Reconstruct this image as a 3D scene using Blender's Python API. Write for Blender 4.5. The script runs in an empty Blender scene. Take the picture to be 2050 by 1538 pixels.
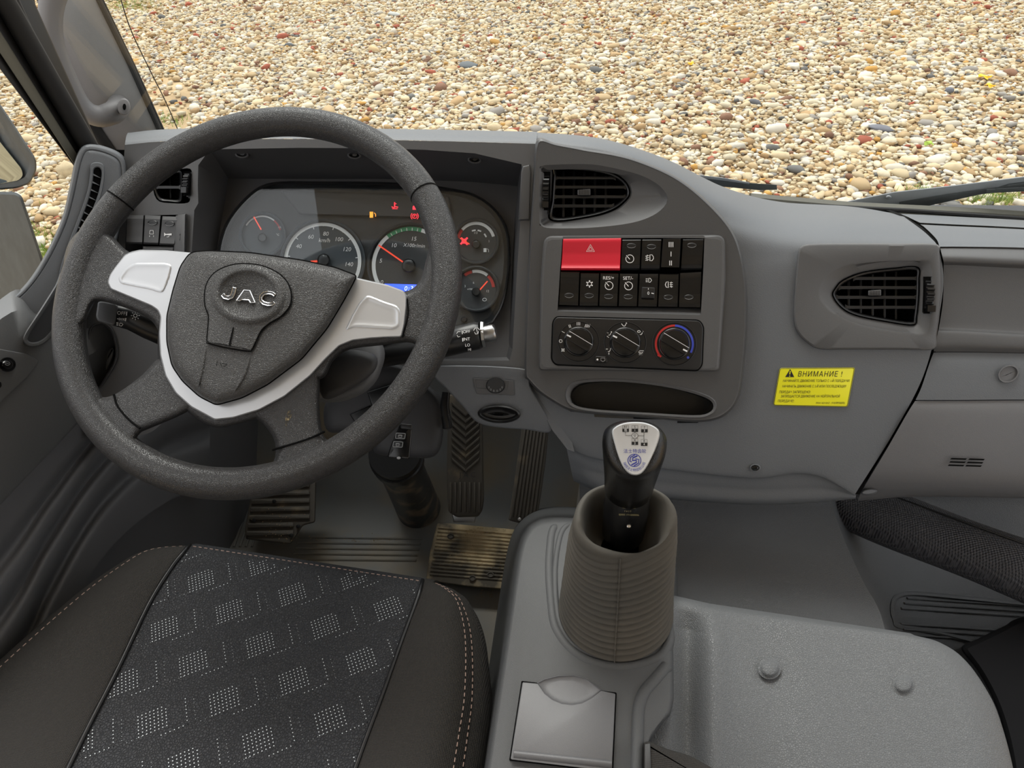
import bpy, bmesh, math, random
import numpy as np
from mathutils import Vector, Matrix
from mathutils.geometry import tessellate_polygon

random.seed(7)
SC = bpy.context.scene
COL = SC.collection
# ------------------------------------------------------------------ camera
F = 1450.0                                   # focal length in pixels of the 2050 x 1538 frame
PITCH, YAW, ROLL = map(math.radians, (38.5, 9.5, -3.5))
CAM = Vector((0, 0, 1.22))
FW = Vector((-math.sin(YAW)*math.cos(PITCH), math.cos(YAW)*math.cos(PITCH), -math.sin(PITCH)))
_r = Vector((math.cos(YAW), math.sin(YAW), 0)); _u = _r.cross(FW)
RT = _r*math.cos(ROLL) + _u*math.sin(ROLL)
UP = RT.cross(FW)
cd = bpy.data.cameras.new('camera'); cam = bpy.data.objects.new('camera', cd); COL.objects.link(cam)
cd.sensor_width = 36; cd.lens = 36*F/2050; cd.clip_start = .02; cd.clip_end = 200
cam.matrix_world = Matrix.Translation(CAM) @ Matrix((RT, UP, -FW)).transposed().to_4x4()
SC.camera = cam
# ------------------------------------------------------------------ sky, light, exposure
w = bpy.data.worlds.new('overcast_sky'); SC.world = w; w.use_nodes = True
nt = w.node_tree; bg = nt.nodes['Background']
tc = nt.nodes.new('ShaderNodeTexCoord'); sx = nt.nodes.new('ShaderNodeSeparateXYZ'); cr = nt.nodes.new('ShaderNodeValToRGB')
nt.links.new(tc.outputs['Generated'], sx.inputs[0]); nt.links.new(sx.outputs['Z'], cr.inputs[0]); nt.links.new(cr.outputs[0], bg.inputs[0])
cr.color_ramp.elements[0].position = 0.0; cr.color_ramp.elements[0].color = (.55, .56, .58, 1)
cr.color_ramp.elements[1].position = .9; cr.color_ramp.elements[1].color = (1, 1, 1, 1)
bg.inputs[1].default_value = .85
sl = bpy.data.lights.new('sun_through_cloud', 'SUN'); so = bpy.data.objects.new('sun_through_cloud', sl); COL.objects.link(so)
sl.energy = 1.7; sl.angle = math.radians(40); sl.color = (1, .97, .92)
so.rotation_euler = (math.radians(-34), math.radians(-14), 0)
SC.view_settings.view_transform = 'Standard'; SC.view_settings.look = 'None'
SC.view_settings.gamma = 1; SC.view_settings.use_curve_mapping = False; SC.view_settings.exposure = 1.1

# ------------------------------------------------------------------ helpers
def ray(px, py): return FW + RT*((px-1025)/F) + UP*((769-py)/F)
def pt(px, py, t): return CAM + ray(px, py)*t

class Pl:
    """a plane in the cab: pixels of the photograph map onto it; h = height over it"""
    def __init__(s, P, n, flip=1):
        s.P = Vector(P); s.n = Vector(n).normalized()
    def at(s, px, py, h=0):
        r = ray(px, py); P = s.P + s.n*h
        return CAM + r*((P-CAM).dot(s.n)/r.dot(s.n))
    def off(s, h): return Pl(s.P + s.n*h, s.n)
def facing(px, py, t, el, az=0):
    e, a = math.radians(el), math.radians(az)
    return Pl(pt(px, py, t), (math.sin(a)*math.cos(e), -math.cos(a)*math.cos(e), math.sin(e)))
def px_len(pl, px, py, k=1):                # metres that k pixels cover on a plane
    return (pl.at(px+k, py)-pl.at(px, py)).length

def catmull(pts, n, closed=True):
    """smooth curve through 2-D or 3-D points, n samples"""
    P = np.array([tuple(p) for p in pts], float); m = len(P)
    if closed: Q = np.vstack([P[-1], P, P[0], P[1]]); segs = m
    else: Q = np.vstack([2*P[0]-P[1], P, 2*P[-1]-P[-2]]); segs = m-1
    out = []
    for k in range(n):
        u = k*segs/n if closed else k*segs/(n-1)
        i = min(int(u), segs-1); f = u-i
        a, b, c, d = Q[i], Q[i+1], Q[i+2], Q[i+3]
        out.append(.5*((2*b)+(c-a)*f+(2*a-5*b+4*c-d)*f*f+(3*b-a-3*c+d)*f**3))
    return [tuple(p) for p in out]
def rpoly(pts, r, seg=5):
    """polygon with its corners rounded by r pixels (r: number or list)"""
    out = []; n = len(pts)
    for i in range(n):
        p = np.array(pts[i], float); a = np.array(pts[i-1], float); b = np.array(pts[(i+1) % n], float)
        rr = r[i] if isinstance(r, (list, tuple)) else r
        la, lb = np.linalg.norm(a-p), np.linalg.norm(b-p); q = min(rr, la*.49, lb*.49)
        if q < .2: out.append(tuple(p)); continue
        A = p+(a-p)/la*q; B = p+(b-p)/lb*q
        for k in range(seg+1):
            f = k/seg; out.append(tuple((1-f)**2*A+2*f*(1-f)*p+f*f*B))
    return out
def circ(cx, cy, rx, ry=None, n=32, rot=0):
    ry = rx if ry is None else ry; c, s = math.cos(math.radians(rot)), math.sin(math.radians(rot))
    return [(cx+rx*math.cos(a)*c-ry*math.sin(a)*s, cy+rx*math.cos(a)*s+ry*math.sin(a)*c) for a in [2*math.pi*k/n for k in range(n)]]
def area2(p): return sum(p[i-1][0]*p[i][1]-p[i][0]*p[i-1][1] for i in range(len(p)))/2
def inset(pts, d):
    if abs(d) > 3.2:
        k = math.ceil(abs(d)/1.6); q = list(pts)
        for _ in range(k):
            q = inset(q, d/k); P = np.array(q); P = .6*P+.2*(np.roll(P, 1, 0)+np.roll(P, -1, 0)); q = [tuple(p) for p in P]
        return q
    if abs(d) < 1e-6: return list(pts)
    s = 1 if area2(pts) > 0 else -1; n = len(pts); out = []
    for i in range(n):
        x0, y0 = pts[i-1]; x1, y1 = pts[i]; x2, y2 = pts[(i+1) % n]
        a = np.array([x1-x0, y1-y0], float); b = np.array([x2-x1, y2-y1], float)
        la, lb = np.linalg.norm(a), np.linalg.norm(b)
        na = np.array([-a[1], a[0]])/(la or 1); nb = np.array([-b[1], b[0]])/(lb or 1)
        m = na+nb; l = np.linalg.norm(m)
        if l < .3: m = nb; l = 1
        m = m/l; k = 1/max(.5, float(m.dot(nb)))
        out.append((x1+s*m[0]*d*k, y1+s*m[1]*d*k))
    return out
def shrink(pts, f, c=None):
    c = np.mean(np.array(pts), 0) if c is None else c
    return [(c[0]+(x-c[0])*f, c[1]+(y-c[1])*f) for x, y in pts]
def inside(p, poly):
    x, y = p; r = False; j = len(poly)-1
    for i in range(len(poly)):
        if (poly[i][1] > y) != (poly[j][1] > y) and x < (poly[j][0]-poly[i][0])*(y-poly[i][1])/(poly[j][1]-poly[i][1])+poly[i][0]: r = not r
        j = i
    return r
def proj(v):
    d = v-CAM; z = d.dot(FW); return (1025+F*d.dot(RT)/z, 769-F*d.dot(UP)/z)
def resamp(pts, n, c=None):
    """polar resampling of a star-shaped outline about c"""
    P = np.array(pts, float); c = P.mean(0) if c is None else np.array(c, float); out = []
    A, B = P, np.roll(P, -1, 0)
    for k in range(n):
        a = 2*math.pi*k/n; d = np.array([math.cos(a), math.sin(a)]); best = 0
        e = B-A; den = d[0]*e[:, 1]-d[1]*e[:, 0]
        with np.errstate(all='ignore'):
            q = A-c; t = (q[:, 0]*e[:, 1]-q[:, 1]*e[:, 0])/den; s = (q[:, 0]*d[1]-q[:, 1]*d[0])/den
        ok = (np.abs(den) > 1e-9) & (s >= -1e-6) & (s <= 1+1e-6) & (t > 0)
        best = t[ok].max() if ok.any() else 1
        out.append(tuple(c+d*best))
    return out

ORG = {}
def origin(o):
    return ORG.get(o.name, Vector()) if o else Vector()
def tag(o, label=None, cat=None, group=None, kind=None):
    for k, v in (('label', label), ('category', cat), ('group', group), ('kind', kind)):
        if v: o[k] = v
    return o
def thing(name, loc, label, cat, group=None, kind=None):
    o = bpy.data.objects.new(name, None); COL.objects.link(o); o.location = loc; o.empty_display_size = .02
    ORG[o.name] = Vector(loc); return tag(o, label, cat, group, kind)

_tc = {}
def text_tris(s, spacing=1.0):
    """unit-height flat glyph triangles of the built-in font, origin at the middle of the line"""
    if (s, spacing) in _tc: return _tc[(s, spacing)]
    cu = bpy.data.curves.new('lettering', 'FONT'); cu.body = s; cu.align_x = 'CENTER'; cu.resolution_u = 3; cu.space_character = spacing
    ob = bpy.data.objects.new('lettering', cu); COL.objects.link(ob)
    dg = bpy.context.evaluated_depsgraph_get(); dg.update()
    me = bpy.data.meshes.new_from_object(ob.evaluated_get(dg))
    me.calc_loop_triangles()
    v = [tuple(q.co) for q in me.vertices]; f = [tuple(t.vertices) for t in me.loop_triangles]
    bpy.data.objects.remove(ob); bpy.data.curves.remove(cu); bpy.data.meshes.remove(me)
    _tc[(s, spacing)] = (v, f); return v, f

class MB:
    def __init__(s): s.v = []; s.f = []; s.mi = []; s.cm = 0
    def add(s, vs, fs):
        b = len(s.v); s.v += [Vector(v) for v in vs]; s.f += [tuple(b+i for i in f) for f in fs]; s.mi += [s.cm]*len(fs); return s
    def loft(s, rings, cap0=False, cap1=False, closed=True):
        n = len(rings[0]); fs = []
        for k in range(len(rings)-1):
            for i in range(n if closed else n-1):
                j = (i+1) % n; fs.append((k*n+i, k*n+j, (k+1)*n+j, (k+1)*n+i))
        vs = [v for r in rings for v in r]
        if cap0: fs.append(tuple(range(n-1, -1, -1)))
        if cap1: fs.append(tuple((len(rings)-1)*n+i for i in range(n)))
        return s.add(vs, fs)
    def rings_px(s, pl, spec, n=None, c=None, cap0=False, cap1=True):
        """spec: list of (outline px, h)"""
        R = []
        for o, h in spec:
            if n: o = resamp(o, n, c)
            R.append([pl.at(x, y, h) for x, y in o])
        return s.loft(R, cap0, cap1)
    def slab(s, pl, out, h0, h1, r=2, seg=3, rm=None, back=False):
        """solid of the outline between heights h0 and h1 with a rounded front edge of r pixels"""
        if rm is None:
            c = out[0]; rm = min(px_len(pl, c[0], c[1], r), abs(h1-h0))
        spec = [(out, h0)]
        for k in range(seg+1):
            a = math.pi/2*k/seg
            spec.append((inset(out, r*(1-math.cos(a))), h1-rm*(1-math.sin(a)) if h1 > h0 else h1+rm*(1-math.sin(a))))
        return s.rings_px(pl, spec, cap0=back)
    def prof(s, pl, out, spec, cap0=False, cap1=True):
        """spec: list of (inset px, h)"""
        return s.rings_px(pl, [(inset(out, d), h) for d, h in spec], cap0=cap0, cap1=cap1)
    def pillow(s, pl, out, spec, step=3.0, hb=None):
        """cushion over any outline: height follows the distance from its edge; spec: list of (px from edge, h)"""
        from mathutils.geometry import delaunay_2d_cdt
        P_ = np.array(out, float); A, B = P_, np.roll(P_, -1, 0); lo, hi = P_.min(0), P_.max(0)
        gx, gy = np.meshgrid(np.arange(lo[0], hi[0], step), np.arange(lo[1], hi[1], step)); gx[1::2] += step/2; G = np.stack([gx.ravel(), gy.ravel()], 1)
        e = B-A; L2 = (e**2).sum(1)+1e-12; q = G[:, None]-A[None]; t = np.clip((q*e[None]).sum(2)/L2[None], 0, 1); d = np.sqrt(((q-t[..., None]*e[None])**2).sum(2)).min(1)
        x, y = G[:, 0:1], G[:, 1:2]; c = ((A[None, :, 1] > y) != (B[None, :, 1] > y)) & (x < (B[None, :, 0]-A[None, :, 0])*(y-A[None, :, 1])/(B[None, :, 1]-A[None, :, 1]+1e-12)+A[None, :, 0]); ins = c.sum(1) % 2 == 1
        k = ins & (d > step*.45); pts = [tuple(p) for p in P_]+[tuple(p) for p in G[k]]; ds = [0]*len(P_)+list(d[k])
        n = len(P_); r = delaunay_2d_cdt([Vector(p) for p in pts], [(i, (i+1) % n) for i in range(n)], [], 1, 1e-4)
        xs, hs = [a for a, b in spec], [b for a, b in spec]; vs = []; dd = {}
        for i, v in enumerate(r[0]):
            o = r[3][i]; di = ds[o[0]] if o else 0; vs.append(pl.at(v.x, v.y, float(np.interp(di, xs, hs))))
        fs = []
        for f in r[2]:
            cx = sum(r[0][i].x for i in f)/3; cy = sum(r[0][i].y for i in f)/3
            if inside((cx, cy), out): fs.append(tuple(f))
        s.add(vs, fs)
        if hb is not None: s.loft([[pl.at(x, y, hs[0]) for x, y in out]]+[[pl.at(x, y, h) for x, y in out] for h in (hb if isinstance(hb, (list, tuple)) else [hb])])
        return s
    def plate(s, pl, outer, holes, h, hb_out=None, hb_in=None, hfun=None):
        """flat face with holes at height h; side walls down to hb_out / hb_in"""
        loops = [outer]+holes; flat = [q for l in loops for q in l]
        tr = tessellate_polygon([[Vector((x, -y, 0)) for x, y in l] for l in loops])
        s.add([pl.at(x, y, hfun(x, y) if hfun else h) for x, y in flat], tr)
        for i, l in enumerate(loops):
            hb = hb_out if i == 0 else (hb_in[i-1] if isinstance(hb_in, (list, tuple)) else hb_in)
            if hb is None: continue
            s.loft([[pl.at(x, y, hfun(x, y) if hfun else h) for x, y in l], [pl.at(x, y, hb) for x, y in l]])
        return s
    def tube(s, P, r, n=12, caps=True, sq=1.0, nrm=None):
        P = [Vector(p) for p in P]; m = len(P); R = r if isinstance(r, (list, tuple)) else [r]*m
        rings = []; up = Vector(nrm) if nrm is not None else None
        for i in range(m):
            d = (P[min(i+1, m-1)]-P[max(i-1, 0)]).normalized()
            if up is None: up = d.orthogonal().normalized()
            a = (up-d*up.dot(d)).normalized(); b = d.cross(a)
            if nrm is None: up = a
            rings.append([P[i]+a*(R[i]*sq*math.cos(2*math.pi*k/n))+b*(R[i]*math.sin(2*math.pi*k/n)) for k in range(n)])
        return s.loft(rings, caps, caps)
    def torus(s, C, U, V, r, rt, N=128, n=16, a0=0, a1=2*math.pi, rn=None):
        W = U.cross(V); rn = rn or rt; closed = a1-a0 > 6.28; rings = []
        for i in range(N if closed else N+1):
            a = a0+(a1-a0)*i/N; d = U*math.cos(a)+V*math.sin(a)
            rings.append([C+d*(r+rt*math.cos(2*math.pi*k/n))+W*(rn*math.sin(2*math.pi*k/n)) for k in range(n)])
        if closed: rings.append(rings[0])
        return s.loft(rings, not closed, not closed)
    def box(s, c, X, Y, Z):
        c = Vector(c); vs = [c+X*a+Y*b+Z*d for a in (-1, 1) for b in (-1, 1) for d in (-1, 1)]
        return s.add(vs, [(0, 1, 3, 2), (4, 6, 7, 5), (0, 4, 5, 1), (2, 3, 7, 6), (0, 2, 6, 4), (1, 5, 7, 3)])
    def ribbon(s, pl, pts, wd, h=.0005, closed=False):
        """flat printed stroke of wd pixels"""
        n = len(pts); L, Rr = [], []
        for i in range(n):
            a = np.array(pts[i-1] if (i or closed) else pts[i], float); b = np.array(pts[(i+1) % n] if (i < n-1 or closed) else pts[i], float)
            d = b-a; l = np.linalg.norm(d) or 1; q = np.array([-d[1], d[0]])/l*wd/2
            L.append(tuple(np.array(pts[i])+q)); Rr.append(tuple(np.array(pts[i])-q))
        vs = [pl.at(x, y, h) for x, y in L]+[pl.at(x, y, h) for x, y in Rr]
        return s.add(vs, [(i, (i+1) % n, n+(i+1) % n, n+i) for i in range(n if closed else n-1)])
    def patch(s, pl, pts, h=.0005):
        return s.plate(pl, pts, [], h)
    def text(s, pl, t, cx, cy, size, rot=0, shear=0, h=.0005, sx=1.0, sp=1.0):
        v, f = text_tris(t, sp); c, q = math.cos(math.radians(rot)), math.sin(math.radians(rot)); vs = []
        for x, y, _ in v:
            x = (x+shear*y)*size*sx; y = (y-.34)*size
            vs.append(pl.at(cx+x*c+y*q, cy+x*q-y*c, h))
        return s.add(vs, f)
    def build(s, name, mat, parent=None, label=None, cat=None, group=None, kind=None, smooth=40, loc=None, recalc=True):
        me = bpy.data.meshes.new(name)
        if parent is None:
            if loc is None and s.v:
                xs = [v.x for v in s.v]; ys = [v.y for v in s.v]; zs = [v.z for v in s.v]
                loc = Vector(((min(xs)+max(xs))/2, (min(ys)+max(ys))/2, min(zs)))
            O = Vector(loc)
        else: O = origin(parent)
        me.from_pydata([v-O for v in s.v], [], s.f)
        mats = mat if isinstance(mat, (list, tuple)) else [mat]
        for m in mats: me.materials.append(m)
        if len(mats) > 1: me.polygons.foreach_set('material_index', s.mi)
        me.validate()
        if recalc:
            bm = bmesh.new(); bm.from_mesh(me); bmesh.ops.recalc_face_normals(bm, faces=bm.faces[:]); bm.to_mesh(me); bm.free()
        me.polygons.foreach_set('use_smooth', [True]*len(me.polygons))
        me.set_sharp_from_angle(angle=math.radians(smooth))
        me.update()
        o = bpy.data.objects.new(name, me); COL.objects.link(o)
        if parent is not None: o.parent = parent; ORG[o.name] = O
        else: o.location = O; ORG[o.name] = O
        return tag(o, label, cat, group, kind)

# ------------------------------------------------------------------ materials
def sr(r, g=None, b=None):
    """8-bit sRGB to linear"""
    g = r if g is None else g; b = r if b is None else b
    return tuple((c/255/12.92 if c/255 <= .04045 else ((c/255+.055)/1.055)**2.4) for c in (r, g, b))+(1,)
def mat(name, col, rough=.5, metal=0, bump=None, spec=.5, emis=None, vary=None, coat=0, alpha=None):
    """bump: list of (kind, scale, strength, distance)   vary: (scale, amount, colour2)"""
    m = bpy.data.materials.new(name); m.use_nodes = True; nt = m.node_tree; b = nt.nodes['Principled BSDF']
    b.inputs['Base Color'].default_value = col; b.inputs['Roughness'].default_value = rough; b.inputs['Metallic'].default_value = metal
    b.inputs['Specular IOR Level'].default_value = spec; b.inputs['Coat Weight'].default_value = coat
    if emis: b.inputs['Emission Color'].default_value = emis[0]; b.inputs['Emission Strength'].default_value = emis[1]
    tc = nt.nodes.new('ShaderNodeTexCoord')
    if vary:
        n = nt.nodes.new('ShaderNodeTexNoise'); n.inputs['Scale'].default_value = vary[0]; n.inputs['Detail'].default_value = 6
        r = nt.nodes.new('ShaderNodeValToRGB'); r.color_ramp.elements[0].position = vary[3] if len(vary) > 3 else .4; r.color_ramp.elements[1].position = vary[4] if len(vary) > 4 else .7
        r.color_ramp.elements[0].color = col; r.color_ramp.elements[1].color = vary[2]
        mx = nt.nodes.new('ShaderNodeMix'); mx.data_type = 'RGBA'; mx.inputs[0].default_value = vary[1]; mx.inputs[6].default_value = col
        nt.links.new(tc.outputs['Object'], n.inputs['Vector']); nt.links.new(n.outputs[0], r.inputs[0]); nt.links.new(r.outputs[0], mx.inputs[7]); nt.links.new(mx.outputs[2], b.inputs['Base Color'])
    last = None
    for kind, sc, st, dist in (bump or []):
        if kind == 'noise':
            n = nt.nodes.new('ShaderNodeTexNoise'); n.inputs['Detail'].default_value = 3; out = n.outputs[0]
        elif kind == 'cells':
            n = nt.nodes.new('ShaderNodeTexVoronoi'); n.feature = 'DISTANCE_TO_EDGE'; out = n.outputs['Distance']
        elif kind == 'grain':
            n = nt.nodes.new('ShaderNodeTexVoronoi'); n.feature = 'SMOOTH_F1'; out = n.outputs['Distance']
        elif kind == 'weave':
            n = nt.nodes.new('ShaderNodeTexChecker'); out = n.outputs['Fac']
        elif kind in ('wx', 'wy'):
            n = nt.nodes.new('ShaderNodeTexWave'); n.bands_direction = kind[1].upper(); n.inputs['Distortion'].default_value = .6; out = n.outputs['Fac']
        n.inputs['Scale'].default_value = sc
        if kind in ('cells', 'grain'):
            w_ = nt.nodes.new('ShaderNodeTexNoise'); w_.inputs['Scale'].default_value = sc*.6; va = nt.nodes.new('ShaderNodeVectorMath'); va.operation = 'MULTIPLY_ADD'
            va.inputs[1].default_value = (1.2/sc,)*3; nt.links.new(tc.outputs['Object'], w_.inputs['Vector']); nt.links.new(w_.outputs['Color'], va.inputs[0]); nt.links.new(tc.outputs['Object'], va.inputs[2])
            nt.links.new(va.outputs[0], n.inputs['Vector'])
            if kind == 'cells':
                mr = nt.nodes.new('ShaderNodeMapRange'); mr.inputs[2].default_value = .18; nt.links.new(out, mr.inputs[0]); out = mr.outputs[0]
        else: nt.links.new(tc.outputs['Object'], n.inputs['Vector'])
        bp = nt.nodes.new('ShaderNodeBump'); bp.inputs['Strength'].default_value = st; bp.inputs['Distance'].default_value = dist
        nt.links.new(out, bp.inputs['Height'])
        if last: nt.links.new(last.outputs[0], bp.inputs['Normal'])
        last = bp
    if last: nt.links.new(last.outputs[0], b.inputs['Normal'])
    return m
def glass(name, tint=(1, 1, 1, 1), refl=.06, rough=0.0):
    m = bpy.data.materials.new(name); m.use_nodes = True; nt = m.node_tree; nt.nodes.remove(nt.nodes['Principled BSDF'])
    t = nt.nodes.new('ShaderNodeBsdfTransparent'); t.inputs[0].default_value = tint; g = nt.nodes.new('ShaderNodeBsdfGlossy'); g.inputs['Roughness'].default_value = rough
    f = nt.nodes.new('ShaderNodeLayerWeight'); f.inputs[0].default_value = .5; pw = nt.nodes.new('ShaderNodeMath'); pw.operation = 'POWER'; pw.inputs[1].default_value = 5
    ml = nt.nodes.new('ShaderNodeMath'); ml.operation = 'MULTIPLY_ADD'; ml.inputs[1].default_value = .5; ml.inputs[2].default_value = refl; nt.links.new(f.outputs['Facing'], pw.inputs[0]); nt.links.new(pw.outputs[0], ml.inputs[0])
    mx = nt.nodes.new('ShaderNodeMixShader'); nt.links.new(ml.outputs[0], mx.inputs[0]); nt.links.new(t.outputs[0], mx.inputs[1]); nt.links.new(g.outputs[0], mx.inputs[2])
    nt.links.new(mx.outputs[0], nt.nodes['Material Output'].inputs[0]); return m
FINE = [('noise', 1400, .25, .0006)]
M = dict(
 dash=mat('mid grey grained plastic', sr(97, 100, 104), .55, bump=[('grain', 900, .35, .0005), ('noise', 2500, .2, .0003)]),
 pod=mat('dark grey satin plastic', sr(84, 84, 85), .48, bump=FINE),
 bezel=mat('charcoal satin plastic', sr(72, 72, 73), .42, bump=FINE),
 recess=mat('near black matt plastic', sr(62, 62, 64), .6, bump=FINE),
 black=mat('black plastic', sr(24, 24, 25), .35),
 gloss=mat('glossy black plastic', sr(17, 17, 18), .18),
 slot=mat('black slot lining', sr(16), .3),
 void=mat('shade black for gaps and marks', sr(8), .9, spec=.1),  # near-black paints in the shade of gaps and openings; also seams and marks
 leather=mat('black grained wheel leather', sr(42, 41, 41), .31, bump=[('cells', 760, .6, .0007), ('noise', 1800, .15, .0003)]),
 pad=mat('black grained airbag vinyl', sr(54, 53, 52), .42, bump=[('cells', 560, .65, .0008)]),
 silver=mat('silver painted plastic', sr(182, 184, 187), .28, metal=.4, spec=.6),
 chrome=mat('chrome', sr(225), .1, metal=1),
 steel=mat('brushed metal', sr(170), .32, metal=1),
 white=mat('white print', sr(238), .6),
 dimwhite=mat('grey-white print', sr(150, 152, 154), .6),
 redprint=mat('red print', sr(190, 40, 38), .5),
 green=mat('green print', sr(50, 140, 95), .5),
 blueprint=mat('blue print', sr(40, 50, 150), .5),
 bluep2=mat('blue scale print', sr(60, 75, 190), .5),
 blackprint=mat('black print', sr(20), .6),
 hazard=mat('red hazard switch plastic', sr(214, 30, 52), .45),
 face=mat('dark gauge face', sr(50, 51, 53), .6),
 face_glare=mat('gauge face with painted glare', sr(62, 68, 73), .6),  # left dials: reflection on the cover glass put into a lighter colour
 lcd=mat('lit blue display', (.02, .06, .8, 1), .4, emis=((.02, .08, .95, 1), .9)),
 lcdtxt=mat('lit display digits', (.6, .7, 1, 1), .4, emis=((.6, .7, 1, 1), .9)),
 redlit=mat('lit red telltale', (.8, .02, .03, 1), .4, emis=((.9, .03, .05, 1), .9)),
 amberlit=mat('lit amber telltale', (.9, .3, .02, 1), .4, emis=((.95, .33, .04, 1), .7)),
 needle=mat('red-orange needle', (.75, .08, .03, 1), .4, emis=((.9, .06, .03, 1), .35)),
 yellow=mat('yellow sticker', sr(232, 226, 20), .4),
 door=mat('grey door trim plastic', sr(104, 105, 106), .55, bump=[('grain', 1000, .3, .0004)]),
 doorlow=mat('charcoal lower door plastic', sr(98, 98, 100), .55, bump=FINE),
 pillar=mat('light grey pillar trim', sr(140, 138, 138), .6, bump=FINE),
 rubber=mat('black rubber seal', sr(26, 26, 27), .7),
 frame=mat('dark door frame', sr(22, 21, 21), .5),
 khaki=mat('olive-grey painted frame edge', sr(92, 90, 80), .5),
 outblack=mat('weathered black exterior plastic', sr(58, 61, 62), .6, vary=(30, .3, sr(90, 94, 95))),
 wiper=mat('painted black wiper arm', sr(150, 153, 158), .5),
 mirror=mat('mirror glass', sr(150, 165, 170), .06, metal=1),
 console=mat('grey grained console plastic', sr(80, 81, 82), .5, bump=[('noise', 1600, .6, .0006)]),
 lid=mat('smooth dark grey lid', sr(100, 100, 102), .42, bump=FINE),
 engmat=mat('grey embossed vinyl mat', sr(95, 97, 99), .5, bump=[('cells', 480, .5, .0009), ('noise', 900, .3, .0006)]),
 boot=mat('dusty black rubber gaiter', sr(72, 69, 63), .75, bump=[('noise', 1800, .4, .0005)], vary=(9, .5, sr(100, 92, 80))),
 knob=mat('black grained lever knob', sr(14), .25, bump=[('grain', 1500, .5, .0005)]),
 badge=mat('brushed silver badge', sr(212, 214, 216), .3, metal=.25),
 foot=mat('dirty grey floor mat', sr(118, 119, 118), .65, bump=FINE, vary=(7, .8, sr(136, 122, 98), .42, .7)),
 pedal=mat('black dusty pedal rubber', sr(76, 71, 64), .7, vary=(26, .8, sr(136, 120, 94), .55, .8)),
 footpad=mat('black pad under sand', sr(84, 78, 68), .75, vary=(15, 1, sr(204, 184, 146), .44, .66)),
 col=mat('black steering column rubber', sr(58), .45, vary=(20, .9, sr(140, 122, 98), .5, .68)),
 fabric=mat('charcoal seat cloth', sr(58, 56, 54), .9, spec=.2, bump=[('wx', 190, .6, .0006), ('wy', 190, .6, .0006)]),
 mesh=mat('dark patterned seat cloth', sr(64, 65, 68), .75, spec=.3, bump=[('cells', 330, .9, .0016)], vary=(60, .25, sr(66))),
 dots=mat('silver-white woven dots', sr(225, 232, 236), .6),
 thread=mat('dusty pink thread', sr(178, 152, 140), .7),
 sleeve=mat('black mesh sleeve', sr(78, 78, 82), .55, bump=[('wx', 105, .9, .0012), ('wy', 105, .9, .0012)]),
 pblack=mat('black passenger seat cloth', sr(20, 20, 22), .9, spec=.15),
 clear=glass('clear windscreen glass', (.97, .985, .98, 1), .03),
 lens=glass('gauge cover glass', (.92, .94, .95, 1), .03, .0),
 soil=None,
)
# ------------------------------------------------------------------ planes of the cab
D = facing(1250, 600, .97, 37)               # face of the instrument panel and centre stack
E_ = facing(740, 370, 1.075, 52)             # instrument cluster board, leaning back in its hood
W = facing(508.5, 578.5, .82, 55.4)          # steering wheel
FLOOR = Pl((0, 0, 0), (0, 0, 1)); GROUND = Pl((0, 0, -1.08), (0, 0, 1))
DOOR = Pl((-.76, 0, 0), (1, 0, 0)); DOORIN = Pl((-.735, 0, 0), (1, 0, 0)); CONS = Pl((0, 0, .50), (0, 0, 1))
WSN = Vector((0, -.97, -.24)).normalized(); WS = Pl((0, 1.2, .66), WSN)     # windscreen

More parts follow.
